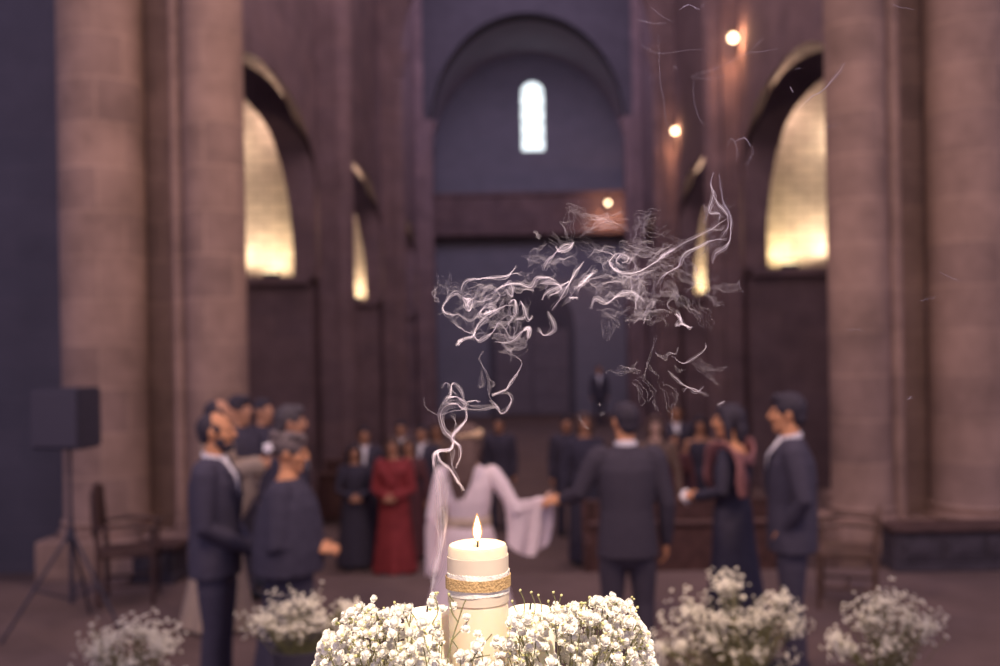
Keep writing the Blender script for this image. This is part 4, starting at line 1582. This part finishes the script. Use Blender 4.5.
# --- grey haired woman in black, hands held out
B = guest(287, 434, 5.7, 0.0, -92, 'f', 'grey-haired woman with pinned-up hair and black shawl holding her hands together, at left', ('dress', 'blackcloth', dict(hem=0.03, flare=0.27, amp=0.04)), 'updo', 'hairgrey', 'skin2', 0, -8,
          [[(-0.235, 0.00, 1.04), (-0.05, 0.17, 0.985)], [(0.235, 0.00, 1.04), (0.05, 0.18, 0.995)]], 0.0062, group=PARTY, bulk=1.0,
          hand_dirs=[((0.30, 0.95, -0.05), (-0.7, 0.1, 0.7)), ((-0.30, 0.95, 0.0), (0.7, 0.1, 0.7))])
bm = bmesh.new()
k = B.k


def shfold(t, a):
    return 1 + 0.02 * math.sin(9 * a + 5 * t)


tube(bm, [(0, 0.0, 0.52 * B.H), (0, 0.0, 0.60 * B.H), (0, 0, 0.68 * B.H), (0, 0, 0.75 * B.H), (0, -0.004, 0.80 * B.H), (0, -0.01, 0.842 * B.H)],
     [(0.27 * k, 0.20 * k), (0.265 * k, 0.205 * k), (0.25 * k, 0.19 * k), (0.235 * k, 0.165 * k), (0.20 * k, 0.13 * k), (0.085 * k, 0.075 * k)], 32, (1, 0, 0), False, fold=shfold)
for i in (0, 1):
    B.sleeve(bm, i, 0.030, 0.03, 0.80)
fuse('shawl', bm, M['blackcloth'], B.root, 0.011, 3)
bm = bmesh.new()
for i in range(5):
    a = 2 * PI * i / 5
    B.hball(bm, (0.066 + 0.012, -0.125 + 0.020 * math.cos(a), 0.022 + 0.020 * math.sin(a)), (0.012, 0.014, 0.014), 10, 8)
B.hball(bm, (0.082, -0.125, 0.022), (0.012, 0.012, 0.012), 10, 8)
link('hair_flower', bm, M['white'], B.root)

# --- celebrant in a cream robe behind the left man
C_ = guest(217, 400, 7.7, 0.0, -80, 'm', 'man in a long cream robe standing behind the bearded man at the left pillar', ('dress', 'robe', dict(hem=0.02, flare=0.33, waist=1.45, amp=0.06, folds=9, arms_grow=0.04, cuff=0.06, stop=0.9)), 'receding', 'hairdark', 'skin', 0, 0,
           [[(-0.26, 0.05, 1.22), (-0.06, 0.30, 1.24)], [(0.26, 0.05, 1.22), (0.06, 0.31, 1.25)]], 0.008, group=PARTY, bulk=1.0,
           hand_dirs=[((0.2, 0.9, 0.35), (-1, 0.1, 0)), ((-0.2, 0.9, 0.35), (1, 0.1, 0))])
for s in (-1, 1):
    bm = bmesh.new()
    e, w_ = C_.arms[0 if s < 0 else 1]
    tube(bm, [e + Vector((0, -0.02, 0.02)), e.lerp(w_, 0.5) + Vector((0, 0, -0.03)), w_ + Vector((0, -0.02, -0.06))], [(0.05, 0.07), (0.05, 0.11), (0.045, 0.15)], 16, (1, 0, 0))
    tube(bm, [e.lerp(w_, 0.55) + Vector((0, 0, 0.0)), e.lerp(w_, 0.6) + Vector((0, 0, -0.2)), e.lerp(w_, 0.55) + Vector((0, -0.03, -0.36))], [(0.05, 0.09), (0.04, 0.09), (0.02, 0.04)], 16, (1, 0, 0))
    fuse('wide_sleeve', bm, M['robe'], C_.root, 0.010, 2)

# --- man behind the grey haired woman
guest(288, 407, 7.15, 0.0, -78, 'm', 'ash-haired man in dark suit partly hidden behind the grey-haired woman', ('suit', 'suit2'), 'full', 'hairash', 'skin', 0, 0, None, 0.009, group=PARTY)
# --- two dark suited people by the left pier
guest(238, 397, 8.45, 0.0, -110, 'm', 'dark-haired man in black standing close behind the man in the cream robe', ('suit', 'suit2'), 'full', 'hairdark', 'skin', 0, 0, None, 0.011, shirt='blackcloth')
guest(262, 399, 9.1, 0.0, -130, 'm', 'man in black further back, between the robed man and the ash-haired man', ('suit', 'suit2'), 'short', 'hairdark', 'skin', 10, 0, None, 0.011, shirt='blackcloth')

# --- bride seen from behind
bp_ = at(467, 424, 6.4)
E = Figure('bride seen from behind in white lace gown with wide sleeves, holding hands with the groom', (bp_.x, 6.4, 0), R(2), bp_.z, 'f', -14, 0,
           [[(-0.235, -0.03, 1.05), (-0.215, 0.05, 0.82)], [(0.32, -0.06, 1.08), (0.500, 0.07, 1.125)]], 'skinpale', 0.0065, PARTY)
E.body(curl=0.35, hand_dirs=[None, ((1.0, 0.25, 0.02), (0, -0.9, 0.5))])
E.hair('long', 'hairbrown')
E.dress('bride', hem=0.02, flare=0.42, waist=1.0, amp=0.05, folds=12, arms_grow=0.012, cuff=0.02, stop=0.85, name='gown')
bm = bmesh.new()
rs = []
for (dz, g) in ((-0.035, 1.17), (-0.03, 1.22), (0.028, 1.22), (0.034, 1.17)):
    rs.append([(0.122 * E.k * g * math.cos(a), 0.095 * E.k * g * 1.05 * math.sin(a), 0.615 * E.H + dz) for a in [2 * PI * j / 40 for j in range(40)]])
rings(bm, rs, False, False)
link('belt', bm, M['belt'], E.root)


def bell(fig, a, b, L0, L1, side, amp=0.016, bulge=0.5):
    """wide sleeve hanging from the forearm a-b"""
    bm = bmesh.new()
    N, S = 30, 16
    a, b = Vector(a), Vector(b)
    dn = Vector((0, 0, -1))
    nrm = (b - a).cross(dn).normalized()
    front, back = [], []
    for sgn, store in ((1, front), (-1, back)):
        for i in range(N):
            t = i / (N - 1)
            L = (L0 + (L1 - L0) * t) * 1.0 + bulge * math.sin(PI * t) ** 0.8
            row = []
            for j in range(S):
                u = j / (S - 1)
                th = 0.030 * (1 - u) * math.sin(PI * min(1, max(0, t))) ** 0.3 + 0.012 + 0.020 * u * math.sin(PI * t)
                wv = amp * (0.3 + u) * math.sin(17 * t + 2.5 * u + sgn * 0.6)
                p = a.lerp(b, 0.5 + (t - 0.5) * (1 - 0.10 * u)) + dn * (L * u) + nrm * (sgn * th + wv) + (b - a) * (0.04 * math.sin(3 * u))
                row.append(bm.verts.new(p))
            store.append(row)
    for i in range(N - 1):
        for j in range(S - 1):
            bm.faces.new((front[i][j], front[i + 1][j], front[i + 1][j + 1], front[i][j + 1]))
            bm.faces.new((back[i][j], back[i][j + 1], back[i + 1][j + 1], back[i + 1][j]))
        bm.faces.new((front[i][0], back[i][0], back[i + 1][0], front[i + 1][0]))
        bm.faces.new((front[i][-1], front[i + 1][-1], back[i + 1][-1], back[i][-1]))
    for j in range(S - 1):
        bm.faces.new((front[0][j], front[0][j + 1], back[0][j + 1], back[0][j]))
        bm.faces.new((front[-1][j], back[-1][j], back[-1][j + 1], front[-1][j + 1]))
    bmesh.ops.recalc_face_normals(bm, faces=bm.faces[:])
    return link('bell_sleeve', bm, M['bride'], fig.root)


bell(E, E.arms[1][0] + Vector((-0.08, -0.02, 0.06)), E.arms[1][1] + Vector((0.05, 0.0, 0.02)), 0.27, 0.25, 1, bulge=0.10)
bell(E, E.arms[0][0] + Vector((0.0, -0.07, -0.02)), E.arms[0][0] + Vector((-0.01, 0.16, -0.10)), 0.30, 0.26, -1, bulge=0.06)
# flower crown
t = bmesh.new()
rngc = random.Random(3)
items = []
for i in range(26):
    a = 2 * PI * i / 26
    p = E.hp((0.092 * math.cos(a), -0.018 + 0.108 * math.sin(a), 0.052 + 0.012 * math.sin(a) + rngc.uniform(-.006, .006)))
    items.append((rngc.choice(BLOSSOM), orient(p, p - E.hc, rngc.uniform(0.013, 0.021) * (1.5 if (math.cos(a) > 0.45 and math.sin(a) < 0.3) else 0.8), a)))
t.free()
merged('flower_crown', items, E.root, [M['crownflower'], M['leafgreen']])

# --- groom seen from behind
gp = at(625, 403, 6.2)
hx = E.root.location.x
G = Figure('groom seen from behind in dark suit with white collar, holding hands with the bride', (gp.x, 6.2, 0), R(0), gp.z, 'm', 20, 4,
           [[(-0.30, 0.00, 1.21), (-0.405, 0.15, 1.155)], [(0.255, -0.01, 1.14), (0.255, 0.06, 0.88)]], 'skin2', 0.0065, PARTY)
G.body(curl=0.5, hand_dirs=[((-0.9, 0.25, -0.12), (0.1, -0.5, 0.8)), ((0.0, 0.2, -1), (1, -0.2, 0.1))])
G.hair('short', 'hairdark')
G.suit('groomsuit', 'white', 'blackcloth')

# --- man at the right, turned to the couple
I_ = guest(790, 395, 6.25, 0.0, 78, 'm', 'tall dark-haired man in dark suit in profile at right, beside the right pillar', ('suit', 'suit2', 'blackcloth'), 'full', 'hairdark', 'skin2', 0, 0,
           [[(-0.27, -0.06, 1.17), (-0.165, 0.045, 0.985)], [(0.27, -0.06, 1.17), (0.165, 0.045, 0.985)]], 0.0065, group=PARTY, bulk=1.1,
           hand_dirs=[((0.2, 0.15, -1), (-1, 0, 0)), ((-0.2, 0.15, -1), (1, 0, 0))])
# --- woman with pink shawl
J = guest(731, 405, 6.85, 0.0, 62, 'f', 'dark-haired woman in black with a pink shawl over her shoulder, left of the tall man', ('dress', 'blackcloth', dict(hem=0.03, flare=0.28, amp=0.04, top=0.80)), 'bob', 'hairdark', 'skin2', 14, 0,
          [[(-0.235, 0.0, 1.14), (-0.10, 0.24, 1.08)], [(0.225, 0.0, 1.14), (0.03, 0.27, 1.05)]], 0.0065, group=PARTY,
          hand_dirs=[((0.4, 0.8, 0.1), (-0.6, 0.2, 0.8)), ((-0.4, 0.8, 0.2), (0.6, 0.2, 0.8))])
k = J.k
bm = bmesh.new()
s0 = J.sh[0]
arc = [(-0.02, 0.125, 1.16), (-0.10, 0.13, 1.30), (-0.165, 0.075, 1.425), (-0.20, -0.01, 1.455), (-0.225, -0.09, 1.40), (-0.235, -0.135, 1.28), (-0.23, -0.14, 1.12)]
tube(bm, spline(arc, 24), [(0.055 + 0.012 * math.sin(i), 0.017) for i in range(24)], 12, (-0.6, 0.3, 0.6))
arc = [(0.02, 0.13, 1.15), (0.09, 0.13, 1.30), (0.15, 0.07, 1.43), (0.17, -0.02, 1.455), (0.12, -0.11, 1.42), (0.0, -0.15, 1.36), (-0.12, -0.15, 1.35), (-0.22, -0.11, 1.37)]
tube(bm, spline(arc, 28), [(0.045 + 0.01 * math.sin(i), 0.015) for i in range(28)], 12, (0.3, 0.0, 0.9))
fuse('shawl', bm, M['shawl'], J.root, 0.008, 2)
bm = bmesh.new()
for i in range(7):
    a = i * 0.9
    ball(bm, (-0.06 + 0.02 * math.cos(a), 0.33 + 0.015 * math.sin(a), 1.10 - 0.012 * i), 0.022, None, 10, 8)
fuse('tissue', bm, M['white'], J.root, 0.007, 2)

# --- guests standing in the nave
guest(354, 444, 12.35, LOW, -168, 'f', 'woman in black dress with long dark hair and clasped hands, left of the red dress', ('dress', 'blackcloth', dict(hem=0.05, flare=0.24)), 'bob', 'hairdark', 'skin', 0, 0, front_hands(0.95, 0.93), 0.009)
guest(364, 427, 13.3, LOW, -172, 'm', 'man in dark suit with white shirt front behind the woman in black', ('suit', 'suit2'), 'short', 'hairdark', 'skin', 0, 0, None, 0.010)
mr = guest(393, 437, 12.0, LOW, 178, 'f', 'woman in long red dress with clasped hands standing left of the bride', ('dress', 'red', dict(hem=0.03, flare=0.27, amp=0.085, folds=10, arms_grow=0.03, cuff=0.05, stop=0.86, waist=1.1)), 'bob', 'hairbrown', 'skin', 0, 0, front_hands(1.0, 0.97, 0.23), 0.008)
bm = bmesh.new()
for s in (-1, 1):
    tube(bm, [(s * 0.15, 0.03, 0.815 * mr.H), (s * 0.11, 0.13, 0.755 * mr.H), (s * 0.01, 0.145, 0.665 * mr.H)], [(0.04, 0.02), (0.05, 0.025), (0.03, 0.015)], 12, (1, 0, 0))
fuse('neckline', bm, M['red'], mr.root, 0.009, 2)
guest(401, 421, 14.3, LOW, 178, 'm', 'tall guest in dark suit at the back of the left group, above the red dress', ('suit', 'suit2'), 'short', 'hairdark', 'skin', 0, 0, None, 0.013)
guest(422, 425, 13.5, LOW, 168, 'm', 'dark-suited guest to the right of the red dress, beside the bride', ('suit', 'suit2'), 'short', 'hairdark', 'skin', 0, 0, None, 0.013)
guest(409, 438, 12.9, LOW, 174, 'f', 'woman half hidden between the red dress and the dark-suited guest', ('dress', 'wine', dict(flare=0.24)), 'bob', 'hairbrown', 'skin', 0, 0, None, 0.013)
guest(437, 423, 14.6, LOW, 174, 'f', 'guest just left of the head of the bride, far back', ('dress', 'tan', dict(flare=0.24)), 'bob', 'hairbrown', 'skin', 0, 0, None, 0.013)
guest(499, 417, 14.9, LOW, 170, 'm', 'guest standing far back just right of the head of the bride', ('suit', 'suit2'), 'short', 'hairdark', 'skin', 0, 0, None, 0.013, shirt='blackcloth')
guest(584, 413, 12.4, LOW, -176, 'f', 'brown-haired guest seen just left of the head of the groom', ('dress', 'blackcloth', dict(flare=0.22)), 'bob', 'hairbrown', 'skin', 0, 0, None, 0.012)
guest(566, 416, 14.4, LOW, -170, 'm', 'dark-suited guest further back, second to the left of the head of the groom', ('suit', 'suit2'), 'short', 'hairdark', 'skin', 0, 0, None, 0.013, shirt='blackcloth')
guest(655, 416, 11.9, LOW, 176, 'f', 'fair-haired woman in the first guest row close to the right of the groom', ('dress', 'tan', dict(flare=0.24)), 'bob', 'hairbrown', 'skinpale', 0, 0, None, 0.010)
guest(674, 432, 12.75, LOW, 172, 'f', 'short guest in wine red in the first row, second to the right of the groom', ('dress', 'wine', dict(flare=0.22)), 'short', 'hairdark', 'skin', 0, 0, None, 0.010)
guest(676, 404, 14.4, LOW, 172, 'm', 'tall guest at the back between the heads right of the groom', ('suit', 'suit2'), 'short', 'hairbrown', 'skin', 0, 0, None, 0.013)
guest(700, 417, 13.5, LOW, 170, 'f', 'woman with bare neckline left of the shawled woman, in the nave', ('dress', 'blackcloth', dict(flare=0.22, sleeves=False, top=0.80)), 'bob', 'hairdark', 'skin', 0, 0, None, 0.010)
guest(599, 366, 36.0, LOW, 178, 'm', 'lone person in dark clothes standing far down the aisle by the door', ('suit', 'suit2'), 'short', 'hairbrown', 'skin2', 0, 0, None, 0.016, face=False)


# ================================================================== FURNITURE
def pew(x0, x1, y, label):
    t = thing('pew', label, 'pew', ((x0 + x1) / 2, y, LOW), 0, 'wooden pews in the nave')
    hw = (x1 - x0) / 2
    bm = bmesh.new()
    box(bm, (-hw, -0.02, 0.42), (hw, 0.42, 0.46), 0.01)
    link('seat', bm, M['woodred'], t, False)
    bm = bmesh.new()
    # the pew looks to the altar: backrest on the far side
    box(bm, (-hw, 0.40, 0.40), (hw, 0.44, 0.92), 0.01)
    box(bm, (-hw, 0.385, 0.92), (hw, 0.47, 0.97), 0.012)
    link('backrest', bm, M['woodred'], t, False)
    bm = bmesh.new()
    n = int(hw * 2 / 0.55)
    box(bm, (-hw, -0.34, 0.10), (hw, -0.31, 0.80), 0.006)
    box(bm, (-hw, -0.40, 0.80), (hw, -0.22, 0.835), 0.008)
    for i in range(n + 1):
        xx = -hw + 0.03 + (2 * hw - 0.06) * i / n
        box(bm, (xx - 0.03, -0.36, 0.10), (xx + 0.03, -0.335, 0.80), 0.004)
    link('front_panel', bm, M['woodred'], t, False)
    for s in (-1, 1):
        bm = bmesh.new()
        box(bm, (s * hw - 0.03, -0.36, 0.0), (s * hw + 0.03, 0.46, 0.62), 0.012)
        box(bm, (s * hw - 0.035, 0.30, 0.6), (s * hw + 0.035, 0.47, 1.0), 0.012)
        link('end_panel', bm, M['woodred'], t, False)


rows = ('first', 'second', 'third')
for i, y in enumerate((10.9, 15.9, 17.5)):
    pew((0.58, 0.95, 0.95)[i], 3.45 if i else 2.75, y, 'red-brown wooden pew, %s row to the right of the aisle' % rows[i])
for i, y in enumerate((15.9, 17.5)):
    pew(-3.45, -0.85, y, 'red-brown wooden pew, %s row to the left of the aisle' % rows[i])


def chair(x, y, rz, label, m, hgt=1.0, floor=0.0):
    t = thing('chair', label, 'chair', (x, y, floor), R(rz), None)
    bm = bmesh.new()
    box(bm, (-0.24, -0.24, 0.42), (0.24, 0.24, 0.47), 0.012)
    link('seat', bm, M[m], t, False)
    for sx in (-1, 1):
        for sy in (-1, 1):
            bm = bmesh.new()
            if sy < 0:
                tube(bm, [(sx * 0.22, -0.22, 0.0), (sx * 0.22, -0.215, 0.45), (sx * 0.22, -0.25, hgt - 0.04)], [0.021, 0.023, 0.019], 10)
            else:
                tube(bm, [(sx * 0.22, 0.215, 0.0), (sx * 0.22, 0.215, 0.66)], [0.019, 0.022], 10)
            for v in bm.verts:
                v.co.z = max(0, v.co.z)
            link('leg', bm, M[m], t)
        bm = bmesh.new()
        tube(bm, spline([(sx * 0.22, -0.23, 0.68), (sx * 0.24, 0.0, 0.70), (sx * 0.23, 0.25, 0.665)], 8), [(0.028, 0.016)] * 8, 10, (1, 0, 0))
        link('armrest', bm, M[m], t)
    bm = bmesh.new()
    n = 10
    rs = []
    for i in range(n + 1):
        u = -1 + 2 * i / n
        z = hgt - 0.04 + 0.07 * (1 - u * u)
        rs.append([(0.23 * u, -0.265, 0.62), (0.23 * u, -0.235, 0.62), (0.23 * u, -0.245, z), (0.23 * u, -0.275, z)])
    rings(bm, rs)
    bmesh.ops.recalc_face_normals(bm, faces=bm.faces[:])
    link('backrest', bm, M[m], t, False)
    bm = bmesh.new()
    for s in (-1, 1):
        tube(bm, [(s * 0.22, -0.21, 0.18), (s * 0.22, 0.21, 0.18)], [0.013, 0.013], 8)
    tube(bm, [(-0.22, 0.0, 0.18), (0.22, 0.0, 0.18)], [0.013, 0.013], 8)
    link('stretcher', bm, M[m], t)
    return t


p = at(118, 600, 8.3)
chair(p.x, 8.55, -75, 'dark wooden armchair with rounded back standing before the left pillar', 'wood', 1.02)
p = at(848, 600, 8.0)
chair(p.x, 8.0, 70, 'warm brown wooden armchair before the right pillar, behind the tall man', 'woodwarm', 0.80)

def stall(x0, x1, y, h, label, rz=0.0):
    t = thing('choir_stall', label, 'stall', ((x0 + x1) / 2, y, 0), rz)
    hw = (x1 - x0) / 2
    bm = bmesh.new()
    box(bm, (-hw, 0, 0), (hw, 0.34, h - 0.05), 0.01)
    link('body', bm, M['stallwood'], t, False)
    bm = bmesh.new()
    box(bm, (-hw - 0.03, -0.05, h - 0.05), (hw + 0.03, 0.38, h), 0.012)
    link('top_rail', bm, M['wood'], t, False)
    n = max(1, int(hw * 2 / 0.42))
    for i in range(n):
        a = -hw + 0.03 + (2 * hw - 0.06) * i / n
        b = -hw + 0.03 + (2 * hw - 0.06) * (i + 1) / n
        bm = bmesh.new()
        box(bm, (a + 0.02, -0.02, 0.10), (b - 0.02, 0.005, h - 0.10), 0.004)
        box(bm, (a + 0.06, -0.035, 0.15), (b - 0.06, -0.015, h - 0.15), 0.010)
        link('panel', bm, M['stallwood'], t, False)
    bm = bmesh.new()
    box(bm, (-hw - 0.01, -0.03, 0), (hw + 0.01, 0.35, 0.08), 0.008)
    link('base', bm, M['stallwood'], t, False)
    return t


p, q = at(893, 600, 9.2), at(1030, 600, 9.2)
stall(p.x, q.x, 9.15, 0.42 + 0.0, 'low dark panelled wooden stall standing before the right pillar at the photo edge')
p, q = at(133, 600, 9.2), at(176, 600, 9.2)
stall(p.x, q.x, 9.2, 0.36, 'small dark wooden stall against the left pillar behind the man in suit')

# loudspeaker on its stand at far left
p = at(62, 448, 7.6)
t = thing('speaker_stand', 'black tripod stand holding the loudspeaker at far left', 'speaker stand', (p.x + 0.06, 7.6, 0))
bm = bmesh.new()
lathe(bm, [(0.018, 0.22), (0.018, 0.9), (0.013, 0.9), (0.013, p.z)], (0, 0, 0), 14)
link('pole', bm, M['blackmetal'], t)
bm = bmesh.new()
lathe(bm, [(0.03, 0.70), (0.034, 0.71), (0.034, 0.79), (0.03, 0.80)], (0, 0, 0), 14)
link('collar', bm, M['blackmetal'], t)
for i in range(3):
    a = R(100 + 120 * i)
    bm = bmesh.new()
    tube(bm, [(0.025 * math.cos(a), 0.025 * math.sin(a), 0.75), (0.5 * math.cos(a), 0.5 * math.sin(a), 0.014)], [0.012, 0.012], 8)
    tube(bm, [(0.018 * math.cos(a), 0.018 * math.sin(a), 0.26), (0.27 * math.cos(a), 0.27 * math.sin(a), 0.37)], [0.008, 0.008], 8)
    link('leg', bm, M['blackmetal'], t)
t = thing('loudspeaker', 'black loudspeaker box on a stand in front of the left pillar', 'loudspeaker', (p.x + 0.06, 7.6, p.z), R(-12))
bm = bmesh.new()
rs = []
for z, g in ((0, 0.0), (0.47, 0.0)):
    rs.append([(-0.215, -0.17, z), (0.215, -0.17, z), (0.15, 0.19, z), (-0.15, 0.19, z)])
rings(bm, rs)
bmesh.ops.bevel(bm, geom=bm.edges[:], offset=0.015, segments=2, affect='EDGES')
link('cabinet', bm, M['blackmetal'], t, False)
bm = bmesh.new()
box(bm, (-0.195, -0.185, 0.02), (0.195, -0.165, 0.45), 0.008)
link('grille', bm, M['blackgrille'], t, False)
